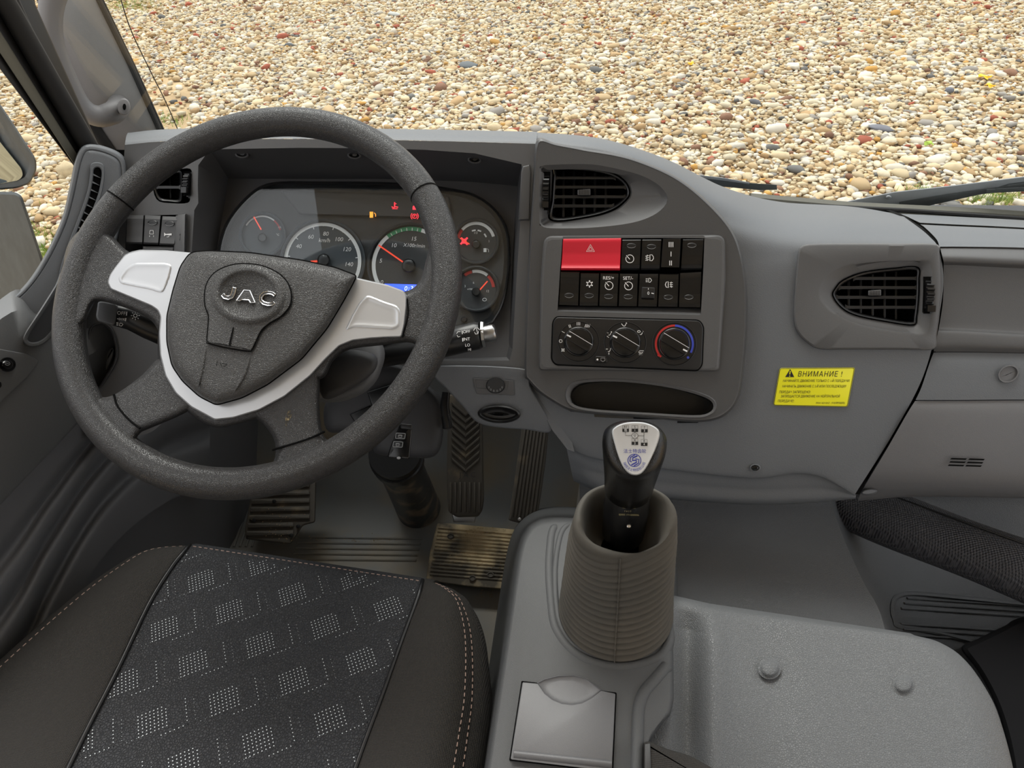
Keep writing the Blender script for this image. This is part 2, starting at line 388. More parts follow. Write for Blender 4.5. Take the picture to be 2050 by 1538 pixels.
# ------------------------------------------------------------------ ground outside and its stones
def ground():
    m = bpy.data.materials.new('sandy soil'); m.use_nodes = True; nt = m.node_tree; b = nt.nodes['Principled BSDF']; b.inputs['Roughness'].default_value = .95
    tc = nt.nodes.new('ShaderNodeTexCoord'); n = nt.nodes.new('ShaderNodeTexNoise'); n.inputs['Scale'].default_value = 1.3; n.inputs['Detail'].default_value = 8
    r = nt.nodes.new('ShaderNodeValToRGB'); e = r.color_ramp.elements; e[0].position = .35; e[0].color = sr(150, 126, 92); e[1].position = .65; e[1].color = sr(186, 162, 124)
    v = nt.nodes.new('ShaderNodeTexVoronoi'); v.inputs['Scale'].default_value = 26; bp = nt.nodes.new('ShaderNodeBump'); bp.inputs['Distance'].default_value = .008
    nt.links.new(tc.outputs['Object'], n.inputs['Vector']); nt.links.new(tc.outputs['Object'], v.inputs['Vector']); nt.links.new(n.outputs[0], r.inputs[0]); nt.links.new(r.outputs[0], b.inputs['Base Color'])
    nt.links.new(v.outputs['Distance'], bp.inputs['Height']); nt.links.new(bp.outputs[0], b.inputs['Normal'])
    g = MB().add([(-30, -12, -1.08), (30, -12, -1.08), (30, 45, -1.08), (-30, 45, -1.08)], [(0, 1, 2, 3)]).build('ground', m, kind='structure', label='sandy ground covered in loose pale gravel outside the cab', loc=(0, 5, -1.08))
    ORG[g.name] = Vector((0, 5, -1.08))
    # stones
    def smat(name, attr):
        m = bpy.data.materials.new(name); m.use_nodes = True; nt = m.node_tree; b = nt.nodes['Principled BSDF']; b.inputs['Roughness'].default_value = .85; b.inputs['Specular IOR Level'].default_value = .25
        if attr: a = nt.nodes.new('ShaderNodeAttribute'); a.attribute_name = 'tint'; out = a.outputs['Color']
        else: a = nt.nodes.new('ShaderNodeObjectInfo'); out = a.outputs['Color']
        n = nt.nodes.new('ShaderNodeTexNoise'); n.inputs['Scale'].default_value = 45; n.inputs['Detail'].default_value = 5; tc = nt.nodes.new('ShaderNodeTexCoord')
        mr = nt.nodes.new('ShaderNodeMapRange'); mr.inputs[3].default_value = .78; mr.inputs[4].default_value = 1.18
        mx = nt.nodes.new('ShaderNodeVectorMath'); mx.operation = 'MULTIPLY'
        nt.links.new(tc.outputs['Object'], n.inputs['Vector']); nt.links.new(n.outputs[0], mr.inputs[0]); nt.links.new(out, mx.inputs[0]); nt.links.new(mr.outputs[0], mx.inputs[1]); nt.links.new(mx.outputs[0], b.inputs['Base Color'])
        return m
    ms, mo = smat('gravel stone mixed', True), smat('gravel stone', False)
    rng = np.random.default_rng(3)
    pal = np.array([sr(232, 208, 164)[:3], sr(238, 222, 188)[:3], sr(216, 184, 134)[:3], sr(196, 160, 110)[:3], sr(244, 232, 208)[:3], sr(168, 160, 150)[:3], sr(122, 120, 116)[:3], sr(184, 96, 66)[:3], sr(152, 110, 82)[:3], sr(214, 160, 72)[:3], sr(224, 214, 196)[:3]])
    pw = np.array([.27, .22, .15, .07, .13, .035, .02, .016, .03, .016, .08]); pw /= pw.sum()
    def blob(seg, nr):
        v = [(0, 0, 1)]; f = []
        for k in range(nr):
            th = math.pi*(k+1)/(nr+1); v += [(math.sin(th)*math.cos(2*math.pi*(i+.5*k)/seg), math.sin(th)*math.sin(2*math.pi*(i+.5*k)/seg), math.cos(th)) for i in range(seg)]
        v.append((0, 0, -1))
        for i in range(seg):
            j = (i+1) % seg; f.append((0, 1+i, 1+j))
            for k in range(nr-1):
                a = 1+k*seg; f.append((a+i, a+seg+i, a+j)); f.append((a+j, a+seg+i, a+seg+j))
            a = 1+(nr-1)*seg; f.append((a+j, a+i, len(v)-1))
        return np.array(v), np.array(f)
    # candidate positions on a jittered grid, kept where the camera (or one a step aside) can see them
    s = .0425; X, Y = np.meshgrid(np.arange(-10.5, 8.5, s), np.arange(1.2, 13.2, s)); X = X.ravel(); Y = Y.ravel()
    X = X+rng.uniform(-.5, .5, X.size)*s; Y = Y+rng.uniform(-.5, .5, Y.size)*s
    fw, rt, up, c = (np.array(q) for q in (FW, RT, UP, CAM)); Q = np.stack([X, Y, np.full(X.size, -1.08)], 1)-c
    d = Q@fw; px = 1025+F*(Q@rt)/d; py = 769-F*(Q@up)/d
    keep = (d > 0) & (py > -40) & (((px > -90) & (px < 2140) & (py < 445)) | ((px < 190) & (px > -650) & (py < 1150) & (X < -1.1)))
    X, Y, d, px, py = X[keep], Y[keep], d[keep], px[keep], py[keep]
    n = X.size
    # bare sandy strip and grassy spots thin the gravel out
    bare = ((np.hypot((px-335)/55, (py-215)/60) < 1) & (rng.random(n) < .8)) | (((px < 330) & (py < 25)) & (rng.random(n) < .7))
    X, Y, d, px, py = X[~bare], Y[~bare], d[~bare], px[~bare], py[~bare]; n = X.size
    R = np.clip(rng.lognormal(math.log(.0225), .38, n), .012, .075)
    big = rng.random(n) < .004; R[big] *= 1.5
    A = R*rng.uniform(1.0, 1.5, n); B = R*rng.uniform(.7, 1.0, n); H = R*rng.uniform(.4, .75, n); rot = rng.uniform(0, math.pi, n)
    tint = pal[rng.choice(len(pal), n, p=pw)]*rng.uniform(.8, 1.15, (n, 1)); tint = tint*.9+tint.mean(1, keepdims=True)*.1; tint = np.clip(tint*.72, 0, .95)
    z = -1.08+H*.35+rng.uniform(0, .018, n)
    vis = (px > 0) & (px < 2050) & (py > 0) & (((py < 250) & (px > 330)) | ((px > 1500) & (py < 400)) | ((px < 120) & (py > 250) & (py < 560) & (px+ (py-250)*.3 < 150)))
    size = np.where(vis, A/d, 0); near = np.argsort(-size)[:292]; isn = np.zeros(n, bool); isn[near] = True
    V, Fc = blob(6, 2); m = n-isn.sum(); i = ~isn
    k = len(V); W_ = V[None]*(1+rng.uniform(-.28, .28, (m, k, 1)))
    x = W_[:, :, 0]*A[i][:, None]; y = W_[:, :, 1]*B[i][:, None]; zz = W_[:, :, 2]*H[i][:, None]+x*rng.uniform(-.25, .25, (m, 1))
    cr, sn = np.cos(rot[i])[:, None], np.sin(rot[i])[:, None]
    P = np.stack([x*cr-y*sn+X[i][:, None], x*sn+y*cr+Y[i][:, None]-5, zz+z[i][:, None]+1.08], 2).reshape(-1, 3)
    Fa = (Fc[None]+(np.arange(m)*k)[:, None, None]).reshape(-1, 3)
    me = bpy.data.meshes.new('gravel'); me.vertices.add(len(P)); me.vertices.foreach_set('co', P.ravel()); me.loops.add(Fa.size); me.loops.foreach_set('vertex_index', Fa.ravel().astype(np.int32))
    me.polygons.add(len(Fa)); me.polygons.foreach_set('loop_start', (np.arange(len(Fa))*3).astype(np.int32)); me.polygons.foreach_set('use_smooth', np.ones(len(Fa), bool)); me.update()
    a = me.color_attributes.new('tint', 'FLOAT_COLOR', 'POINT'); col = np.repeat(np.hstack([tint[i], np.ones((m, 1))]), k, 0); a.data.foreach_set('color', col.ravel().astype(np.float32))
    me.materials.append(ms); o = bpy.data.objects.new('gravel', me); COL.objects.link(o); o.parent = g; o['kind'] = 'stuff'
    V, Fc = blob(7, 3); var = []
    for q in range(14):
        me = bpy.data.meshes.new('stone'); vv = V*(1+rng.uniform(-.16, .16, (len(V), 1))); me.from_pydata(vv.tolist(), [], Fc.tolist()); me.polygons.foreach_set('use_smooth', [True]*len(me.polygons)); me.materials.append(mo); var.append(me)
    def stone(x, y, z, a, b, h, r, t):
        o = bpy.data.objects.new('stone', random.choice(var)); COL.objects.link(o); o.parent = g; o.location = (x, y-5, z+1.08); o.scale = (a, b, h); o.rotation_euler = (random.uniform(-.2, .2), random.uniform(-.2, .2), r); o.color = tuple(t)+(1,)
    for q in near: stone(X[q], Y[q], z[q], A[q], B[q], H[q], rot[q], tint[q])
    for (sx, sy, a, b, t) in ((1762, 264, .12, .075, sr(112, 112, 118)), (937, 136, .12, .08, sr(98, 102, 104)), (1199, 187, .05, .03, sr(100, 104, 110)), (790, 33, .12, .06, sr(176, 176, 170)), (1510, 211, .07, .03, sr(104, 104, 108)),
                          (540, 97, .09, .06, sr(206, 190, 164)), (580, 95, .09, .02, sr(112, 116, 118)), (1898, 188, .045, .03, sr(110, 112, 120))):
        p = GROUND.at(sx, sy); stone(p.x, p.y, -1.08+.03, a, b, .03, random.uniform(-.4, .4), t[:3])
    # grass tufts
    bl = MB(); gm = mat('short green grass', sr(120, 148, 62), .8, vary=(3, .6, sr(168, 170, 84)))
    for (sx, sy, rx, ry, cnt) in ((262, 14, 60, 16, 500), (1985, 405, 75, 14, 420), (1850, 390, 40, 10, 120), (75, 505, 34, 55, 620), (330, 245, 60, 12, 120), (30, 560, 40, 40, 200)):
        for _ in range(cnt):
            p = GROUND.at(sx+random.gauss(0, .5)*rx, sy+random.gauss(0, .5)*ry); a = random.uniform(0, 6.28); l = random.uniform(.03, .09); q = Vector((math.cos(a), math.sin(a), 0))*.004
            t = p+Vector((random.uniform(-.04, .04), random.uniform(-.04, .04), l)); b0 = p+Vector((0, 0, .01)); bl.add([b0-q, b0+q, t], [(0, 1, 2)])
    bl.build('grass', gm, label='short green grass growing through the gravel', cat='grass', kind='stuff', recalc=False)
    lm = mat('yellow fallen leaf', sr(236, 190, 40), .6)
    for i, (sx, sy, r, lb) in enumerate(((1967, 165, .065, 'large bright yellow leaf lying on the gravel at upper right'), (1978, 183, .05, 'yellow leaf touching the underside of the large yellow leaf'), (1855, 300, .04, 'green-yellow leaf on gravel above the bare end of the right wiper arm'), (1383, 137, .045, 'pale yellow leaf on gravel above the centre of the dashboard'))):
        p = GROUND.at(sx, sy); a0 = random.uniform(0, 6); out = []
        for k in range(20):
            a = 2*math.pi*k/20; q = r*(.6+.4*abs(math.cos(2.5*a))); out.append(Vector((p.x+q*math.cos(a+a0), p.y+q*math.sin(a+a0), -1.08+.055+.012*math.sin(3*a))))
        L = MB(); L.loft([[v-Vector((0, 0, .002)) for v in out], out], True, True); L.build('fallen_leaf', lm if i != 2 else mat('green leaf', sr(150, 176, 60), .6), label=lb, cat='leaf', group='leaves lying on the gravel')
ground()

# ------------------------------------------------------------------ cab shell
def shell():
    fl = MB()
    # footwell floor: flat, then toe board, then firewall
    prof = [(-.5, 0), (.2, 0), (.98, 0), (1.06, .02), (1.17, .16), (1.22, .3), (1.22, .62)]
    R = [[Vector((x, y, z)) for y, z in prof] for x in (-.79, -.5, -.2, .06)]
    fl.loft(R, closed=False)
    f = fl.build('floor', M['foot'], kind='structure', label='dusty dark grey rubber floor of the driver footwell', smooth=60)
    # embossed grooves of the floor mat (left and in the middle)
    g = MB()
    for k in range(5):
        y = 1076+k*11; g.tube([FLOOR.at(x, y+(x-640)*.012, .001) for x in np.linspace(600-k*4, 845-k*3, 8)], .0028, 6)
    for k in range(4):
        g.tube([FLOOR.at(478+k*12+(1090-y)*.34-8, y, .001) for y in np.linspace(1095, 1010, 6)], .003, 6)
    g.build('mat_rib', M['foot'], f, kind='stuff')
    # firewall left and kick panel: dark
    wl = MB(); kick = [(-.79, -.5, 0), (-.79, 1.3, 0), (-.79, 1.3, .62), (-.79, -.5, .3)]
    wl.loft([[Vector(p) for p in kick], [Vector(p)-Vector((.03, 0, 0)) for p in kick]], True, True)
    wl.build('wall_left', M['doorlow'], kind='structure', label='dark kick panel beside the footwell')
    wf = MB(); wf.box((.3, 1.25, .2), Vector((1.1, 0, 0)), Vector((0, .02, 0)), Vector((0, 0, .44)))
    wf.build('wall_front', M['recess'], kind='structure', label='dark firewall under the dashboard')
    wb = MB(); wb.box((.3, 0, -.06), Vector((1.12, 0, 0)), Vector((0, 1.26, 0)), Vector((0, 0, .04)))
    wb.build('floor', M['recess'], kind='structure', label='dark steel under-floor of the cab')
    wr = MB(); wr.box((.25, 0, 1.78), Vector((1.1, 0, 0)), Vector((0, .95, 0)), Vector((0, 0, .02))); wr.build('ceiling', mat('pale bounce roof', sr(222), .9), kind='structure', label='unseen pale cab roof added to block sky light and bounce fill')  # out of view, added to cut the sky light; pale for bounce
    wr = MB(); wr.box((.25, -.93, .9), Vector((1.1, 0, 0)), Vector((0, .02, 0)), Vector((0, 0, .9))); wr.build('wall_back', mat('pale bounce rear wall', sr(205), .9), kind='structure', label='unseen pale rear wall added to shape and bounce the cab light')  # out of view, added with the roof for the light; pale for fill
    # windscreen glass and its lower seal
    a = MB(); q = [(-.86, .6), (1.25, .6), (1.25, 1.55), (-.86, 1.55)]
    def wp(x, z, o=0): return Vector((x, 1.2-(z-.66)*.2474+o, z))
    a.loft([[wp(x, z, 0) for x, z in q], [wp(x, z, .006) for x, z in q]], True, True)
    a.build('window_1', M['clear'], kind='structure', label='clear windscreen in front of the dashboard')
    s = MB(); P0 = [WS.at(x, y) for x, y in ((1560, 404), (1640, 407), (1704, 410), (1820, 416), (1950, 425), (2060, 433), (2250, 446))]
    s.tube([p+Vector((0, -.012, 0)) for p in P0], .004, 8)
    s.build('trim_1', M['rubber'], kind='structure', label='thin black rubber seal under the windscreen at right')
    s = MB(); s.tube([WS.at(x, y, -.012) for x, y in ((1500, 400), (1704, 418), (1950, 430), (2250, 450))], .012, 8)
    s.build('trim_2', M['khaki'], kind='structure', label='painted lower windscreen frame outside the glass')
    w = MB(); w.tube([WS.at(x, y, .002) for x, y in catmull([(236, -20), (262, 60), (300, 140), (330, 200), (357, 262)], 20, False)], .0008, 6)
    w.build('antenna_wire', M['black'], label='thin dark antenna wire running up the windscreen beside the left pillar', cat='wire')
shell()

# ------------------------------------------------------------------ left pillar, door frame, handle, door
def left_side():
    PP = Pl(pt(280, 200, 1.24), (.62, -.78, .1))
    p = MB(); o = [(60, -40), (186, -40), (200, 4), (262, 132), (318, 256), (322, 300), (240, 330), (225, 292), (160, 190), (100, 80)]
    p.slab(PP, o, -.04, 0, 3, 2, back=True)
    p.build('trim_3', M['pillar'], kind='structure', label='light grey trim of the left windscreen pillar')
    e = MB(); e.tube([PP.at(x, y, .0) for x, y in ((184, -40), (198, 0), (262, 132), (320, 262))], .0045, 8); e.tube([PP.at(x+6, y, -.01) for x, y in ((184, -40), (198, 0), (262, 132), (321, 262))], .003, 8)
    e.build('trim_4', M['rubber'], kind='structure', label='black rubber bead along the windscreen edge of the left pillar')
    # door frame bands, outermost first (each a real bar lying along the window frame)
    FP = Pl((-.775, 0, 0), (1, 0, 0)); NP = FP
    f = MB()
    f.slab(FP, [(-60, 60), (-60, -60), (40, -60), (215, 330), (150, 338), (146, 330)], -.05, .0, 3, 2, back=True)
    dfr = f.build('trim_5', M['frame'], kind='structure', label='dark window frame of the driver door')
    k = MB(); k.slab(FP, [(-60, 16), (-60, -20), (0, 62), (160, 318), (152, 335)], 0, .006, 2, 2); k.build('frame_edge', M['khaki'], dfr, label='olive-grey painted edge strip')
    k = MB(); k.tube([FP.at(x, y, .012) for x, y in ((-30, -60), (20, 20), (100, 160), (185, 305), (214, 350))], .013, 10); k.build('seal', M['rubber'], dfr)
    k = MB(); k.tube([FP.at(x, y, .012) for x, y in catmull([(-4, -60), (32, 20), (74, 108), (122, 196), (205, 332)], 14, False)], .009, 10); k.build('seal', M['rubber'], dfr)
    k = MB(); k.tube([PP.at(x, y, -.004) for x, y in catmull([(40, -50), (60, 40), (100, 120), (160, 215), (205, 285), (250, 345)], 14, False)], .013, 10); k.build('seal', M['rubber'], dfr)
    # side window pane
    g = MB(); gp = Pl((-.80, 0, 0), (1, 0, 0)); q = [(-80, 0), (150, 300), (165, 360), (60, 620), (-80, 700)]
    g.loft([[gp.at(x, y) for x, y in q], [gp.at(x, y, -.004) for x, y in q]], True, True)
    g.build('window_2', M['clear'], kind='structure', label='side window pane of the driver door')
    # grab handle
    HP = Pl(PP.P+PP.n*.055, PP.n); GM = mat('grey handle plastic', sr(122, 121, 122), .5, bump=FINE)
    t = thing('grab_handle', PP.at(240, 225), 'grey curved grab handle screwed to the left windscreen pillar', 'handle')
    path = catmull([(112, -22), (104, 6), (101, 40), (105, 80), (118, 122), (138, 168), (158, 206), (178, 226), (202, 233), (226, 226)], 44, False)
    hs = [.0]*44; P = [HP.at(x, y) for x, y in path]
    P += [PP.at(234, 219, .036), PP.at(238, 214, .024), PP.at(238, 211, .0)]
    rr = [.0145]*(44)+[.0155, .016, .0165]
    rr = [.0178-.0022*math.sin(math.pi*k/46) for k in range(47)]
    m = MB(); m.tube(P, rr, 18); m.build('grip', GM, t, smooth=60)
    m = MB(); E0 = HP.at(247, 215); m.slab(Pl(pt(247, 213, 1.16), (.3, -.6, .5)), circ(248, 214, 13, 17, 20), -.02, .0, 3); m.build('end_boss', GM, t)
    m = MB(); m.slab(Pl(pt(248, 213, 1.157), (.3, -.6, .5)), circ(249, 214, 3.6, 6.5, 16), -.001, .0006, .5); m.build('screw_hole', M['void'], t, label='dark oval screw hole')
    # side demister housing at the end of the dashboard
    SP = Pl(pt(150, 500, .99), (.80, -.42, .43))
    root = thing('demister_housing', SP.at(120, 600), 'curved grey side trim with long slatted demister vent by the driver window', 'trim')
    o = catmull([(174, 291), (215, 298), (246, 316), (252, 350), (250, 400), (235, 470), (210, 560), (170, 640), (120, 730), (60, 800), (-80, 900), (-80, 650), (0, 612), (47, 578), (88, 520), (125, 442), (142, 375), (155, 314)], 90)
    m = MB(); m.prof(SP, o, [(-3, -.06), (0, -.004), (1, -.001), (4, 0), (7, .0), (9, -.0015), (11, .0008), (16, .0008)])
    m.build('panel', M['dash'], root, smooth=50)
    so = catmull([(182, 329), (196, 325), (208, 332), (209, 360), (200, 400), (178, 455), (155, 515), (130, 560), (118, 552), (132, 500), (155, 440), (174, 385), (180, 350)], 60)
    si = catmull([(188, 340), (196, 335), (203, 342), (202, 362), (194, 396), (174, 445), (152, 500), (132, 548), (128, 545), (142, 500), (160, 448), (178, 398), (186, 360)], 60)
    m = MB(); m.rings_px(SP, [(so, .003), (inset(so, 1.5), .0075), (inset(si, -2), .0075), (si, .006), (si, .0035)], cap1=False); m.build('vent_frame', M['dash'], root)
    m = MB(); m.patch(SP, si, .0038); m.build('vent_opening', M['void'], root)
    for k in range(13):
        f = k/12; y = 352+f*180; xl = np.interp(y, [340, 362, 398, 448, 500, 548], [187, 185, 177, 159, 141, 128]); xr = np.interp(y, [340, 362, 396, 445, 500, 548], [203, 202, 194, 174, 152, 132])
        if xr-xl < 3: continue
        m = MB(); m.loft([[SP.at(xl, y-5, .0045), SP.at(xr, y+5, .0045), SP.at(xl, y-1, .0045)], [SP.at(xl, y-5, .0065), SP.at(xr, y+5, .0065), SP.at(xl, y-1, .0065)]], True, True); m.build('slat', M['dash'], root)
    # door with pocket groove, switch plate and ribbed lower panel
    root = thing('door_1', DOOR.at(60, 900), 'grey plastic inner panel of the driver door with a window switch plate', 'door', kind='structure')
    m = MB()
    # cross-section rows of the door running forward: (px,py) polylines at given depth into the cab
    rows = [([(-260, 860), (0, 600), (60, 600), (130, 640), (200, 560), (300, 470)], -.02), ([(-260, 905), (0, 640), (80, 645), (150, 675), (230, 600), (330, 520)], .028), ([(-260, 960), (0, 700), (90, 690), (170, 715), (250, 650), (345, 590)], .034),
            ([(-260, 1140), (0, 880), (75, 795), (150, 730), (255, 670), (350, 620)], .03), ([(-260, 1275), (0, 1004), (75, 925), (150, 846), (260, 720), (350, 640)], .02), ([(-260, 1285), (0, 1012), (75, 933), (150, 854), (262, 728), (352, 648)], .006)]
    R = []
    for pts, h in rows: R.append([DOOR.at(x, y, h) for x, y in catmull(pts, 40, False)])
    m.loft(R, closed=False); m.build('upper_panel', M['door'], root, smooth=60)
    m = MB(); n = 60; R = []
    for k in range(n):
        f = k/(n-1); z = lambda q: q
        h = .004 + (.0 - .016*math.exp(-((f-.22)/.045)**2) - .016*math.exp(-((f-.42)/.045)**2) - .02*math.exp(-((f-.66)/.06)**2))
        f2 = f-.02; a = [(-260, 1288+f2*700), (0, 1014+f2*560), (100, 906+f2*420), (200, 800+f2*330), (320, 690+f2*330), (420, 640+f2*340)]
        R.append([DOOR.at(x, y, h) for x, y in catmull(a, 30, False)])
    m.loft(R, closed=False); m.build('lower_panel', M['doorlow'], root, smooth=70)
    DP = DOOR.off(.0335)
    po = catmull([(126, 547), (112, 574), (82, 622), (52, 668), (50, 684), (62, 692), (84, 688), (106, 668), (118, 640), (140, 600)], 50)
    SQ = DOOR.off(.040); m = MB(); m.rings_px(SQ, [(inset(po, -3), -.03), (inset(po, -2), .000), (po, .003), (inset(po, 4), .003), (inset(po, 7), -.002)], cap1=False); m.build('pocket_rim', M['door'], root)
    m = MB(); m.patch(SQ, inset(po, 6), -.001); m.build('pocket_bottom', M['recess'], root)
    sw = rpoly([(-90, 690), (0, 699), (57, 709), (80, 722), (58, 752), (0, 806), (-90, 900)], 9)
    SW = DOOR.off(.037); m = MB(); m.slab(SW, sw, -.012, .0, 2); m.build('switch_plate', M['door'], root, label='flat grey plate with window and mirror controls')
    m = MB(); m.prof(SW, circ(15, 730, 17, 15, 28), [(0, 0), (1, .003), (5, .003), (5.5, .007), (8, .0085)]); m.build('mirror_knob', M['gloss'], root, label='small glossy black round mirror adjusting button')
    m = MB(); m.ribbon(SW, circ(15, 728, 5, 3.5, 14), 1, .0092, True); m.ribbon(SW, [(12, 728), (18, 728)], 1, .0092); m.build('knob_mark', M['dimwhite'], root)
    m = MB(); m.slab(SW, rpoly([(-60, 770), (2, 764), (4, 774), (-18, 790), (-60, 800)], 3), 0, .004, 2); m.build('window_switch', M['black'], root)
    # outside mirror
    MP = facing(20, 300, 1.36, 12, -32)
    root = thing('door_mirror', MP.at(0, 380, -.05), 'black framed side mirror outside the driver window', 'mirror')
    o = rpoly([(-160, 120), (-60, 130), (0, 208), (26, 246), (72, 318), (74, 340), (60, 368), (34, 377), (-160, 392)], 10)
    m = MB(); m.prof(MP, o, [(3, -.07), (0, -.05), (0, -.004), (3, 0), (14, 0), (15, -.004)]); m.build('casing', M['outblack'], root)
    gi = rpoly([(-140, 160), (-40, 200), (0, 283), (44, 338), (47, 352), (38, 362), (0, 369), (-140, 378)], 6)
    m = MB(); m.slab(MP, gi, -.004, .0015, 1); m.build('mirror_glass', M['mirror'], root)
    MQ = facing(30, 480, 1.40, 12, -32)
    root = thing('lower_door_mirror', MQ.at(20, 580, -.06), 'grey back of the lower side mirror housing outside the driver window', 'mirror')
    m = MB(); m.prof(MQ, rpoly([(-160, 384), (30, 384), (44, 392), (88, 525), (92, 610), (-160, 640)], 8), [(4, -.09), (0, -.07), (0, -.006), (5, 0)]); m.build('casing', M['outblack'], root)
left_side()
# ------------------------------------------------------------------ dashboard
DASH = thing('dashboard', D.at(1250, 1000, -.1), 'full-width grey plastic truck dashboard below the windscreen', 'dashboard')
def grid_part(name, rows, n, mat_, parent, sub=6, smooth=70, pl=D, holes=()):
    """surface through rows of (px, py, h over the plane); smooth along and across"""
    rows = [r+[(2620, r[-1][1]+(r[-1][1]-r[-2][1])*360/210, r[-1][2])] if r[-1][0] == 2260 else r for r in rows]
    R = [[Vector(q) for q in catmull([tuple(pl.at(x, y, h)) for x, y, h in r], n, False)] for r in rows]
    cols = list(zip(*R)); L = []
    for c in cols: L.append([Vector(q) for q in catmull([tuple(v) for v in c], (len(rows)-1)*sub+1, False)])
    m = MB().loft([list(r) for r in zip(*L)], closed=False)
    if holes:
        pp = [proj(v) for v in m.v]; m.f = [f for f in m.f if not any(any(inside(pp[i], h) for i in f) for h in holes)]; m.mi = [0]*len(m.f)
    return m.build(name, mat_, parent, smooth=smooth)
def body():
    rows = [
     [(1045, 270, -.22), (1200, 285, -.22), (1330, 328, -.26), (1450, 388, -.32), (1560, 418, -.36), (1700, 430, -.40), (1800, 440, -.36)],
     [(1045, 263, -.12), (1200, 277, -.12), (1330, 317, -.14), (1450, 375, -.18), (1560, 404, -.26), (1700, 413, -.30), (1800, 429, -.27)],
     [(1045, 276, -.03), (1200, 290, -.03), (1320, 330, -.03), (1440, 396, -.05), (1560, 430, -.11), (1700, 436, -.13), (1822, 443, -.13)],
     [(1050, 310, -.013), (1200, 330, -.015), (1320, 372, -.015), (1440, 440, -.016), (1570, 468, -.035), (1716, 470, -.05), (1860, 473, -.055)],
     [(1055, 420, -.012), (1200, 450, -.012), (1340, 470, -.012), (1480, 520, -.013), (1592, 520, -.014), (1735, 512, -.02), (1881, 505, -.022)],
     [(1055, 600, -.012), (1200, 600, -.012), (1350, 600, -.012), (1500, 610, -.012), (1605, 606, -.012), (1742, 600, -.012), (1887, 588, -.012)],
     [(1045, 738, -.012), (1180, 740, -.012), (1330, 740, -.012), (1492, 745, -.012), (1620, 748, -.012), (1738, 746, -.012), (1852, 743, -.012)],
     [(1102, 845, -.016), (1185, 855, -.014), (1290, 862, -.013), (1450, 862, -.013), (1580, 866, -.014), (1686, 866, -.015), (1788, 868, -.018)],
     [(1133, 893, -.026), (1195, 915, -.02), (1335, 935, -.018), (1500, 951, -.019), (1590, 943, -.02), (1650, 950, -.022), (1716, 983, -.028)],
     [(1134, 897, -.034), (1195, 919, -.03), (1335, 939, -.028), (1500, 955, -.029), (1590, 947, -.03), (1650, 955, -.03), (1716, 986, -.034)],
     [(1140, 925, -.044), (1200, 945, -.036), (1340, 966, -.033), (1500, 978, -.034), (1595, 976, -.035), (1655, 978, -.036), (1714, 992, -.038)],
     [(1148, 962, -.07), (1210, 985, -.05), (1351, 1000, -.046), (1500, 1010, -.046), (1600, 1008, -.048), (1660, 1004, -.05), (1712, 999, -.05)],
     [(1150, 958, -.14), (1210, 978, -.14), (1351, 992, -.14), (1500, 1002, -.14), (1600, 1000, -.14), (1660, 996, -.14), (1712, 992, -.14)]]
    h1 = [(1090, 330), (1200, 310), (1290, 345), (1360, 390), (1430, 460), (1465, 560), (1470, 700), (1460, 790), (1440, 826), (1390, 841), (1300, 836), (1200, 829), (1145, 820), (1105, 797), (1060, 745), (1062, 600), (1070, 460)]
    h2 = [(1620, 510), (1860, 506), (1868, 560), (1862, 680), (1650, 680), (1610, 630)]
    grid_part('centre_body', rows, 170, M['dash'], DASH, 14, holes=(h1, h2))
    m = MB(); m.plate(D, [(1060, 300), (1300, 330), (1440, 440), (1480, 560), (1480, 800), (1150, 830), (1060, 760)], [], -.075); m.plate(D, [(226, 300), (420, 300), (420, 560), (222, 560)], [], -.045); m.plate(D, [(1600, 500), (1880, 500), (1868, 690), (1600, 690)], [], -.07); m.build('inner_shell', M['void'], DASH, kind='stuff')
    # seam shadow gap: body edge turned in at the glove box side
    # right-hand part: upper pad, channel panel, lower leathered panel, glove box door
    rr = [[(1796, 440, -.36), (1900, 446, -.38), (2050, 458, -.38), (2260, 474, -.38)],
          [(1800, 428, -.26), (1900, 433, -.28), (2050, 441, -.28), (2260, 456, -.28)],
          [(1842, 446, -.15), (1900, 449, -.15), (2050, 456, -.15), (2260, 470, -.15)]]
    grid_part('top_pad', rr, 24, M['dash'], DASH, 5)
    rr = [[(1842, 449, -.155), (1900, 452, -.155), (2050, 459, -.155), (2260, 473, -.155)],
          [(1852, 456, -.10), (1905, 458, -.10), (2050, 465, -.10), (2260, 478, -.10)],
          [(1874, 478, -.05), (1920, 480, -.05), (2050, 484, -.05), (2260, 494, -.05)],
          [(1881, 494, -.028), (1930, 494, -.028), (2050, 496, -.028), (2260, 504, -.028)]]
    grid_part('brow_pad', rr, 24, M['dash'], DASH, 5)
    rr = [[(1882, 496, -.03), (1930, 496, -.03), (2050, 498, -.03), (2260, 506, -.03)],
          [(1886, 512, -.014), (1930, 513, -.014), (2050, 518, -.014), (2260, 526, -.014)],
          [(1889, 524, -.014), (1930, 525, -.014), (2050, 530, -.014), (2260, 538, -.014)],
          [(1889, 530, -.022), (1930, 531, -.022), (2050, 537, -.022), (2260, 545, -.022)],
          [(1889, 538, -.024), (1930, 539, -.024), (2050, 545, -.024), (2260, 553, -.024)],
          [(1888, 600, -.024), (1930, 600, -.024), (2050, 606, -.024), (2260, 614, -.024)],
          [(1880, 655, -.022), (1930, 656, -.022), (2050, 662, -.022), (2260, 670, -.022)],
          [(1878, 664, -.013), (1930, 665, -.013), (2050, 672, -.013), (2260, 680, -.013)],
          [(1872, 690, -.012), (1930, 690, -.012), (2050, 695, -.012), (2260, 700, -.012)],
          [(1869, 704, -.02), (1930, 704, -.02), (2050, 706, -.02), (2260, 710, -.02)]]
    grid_part('channel_panel', rr, 24, M['pod'], DASH, 4)
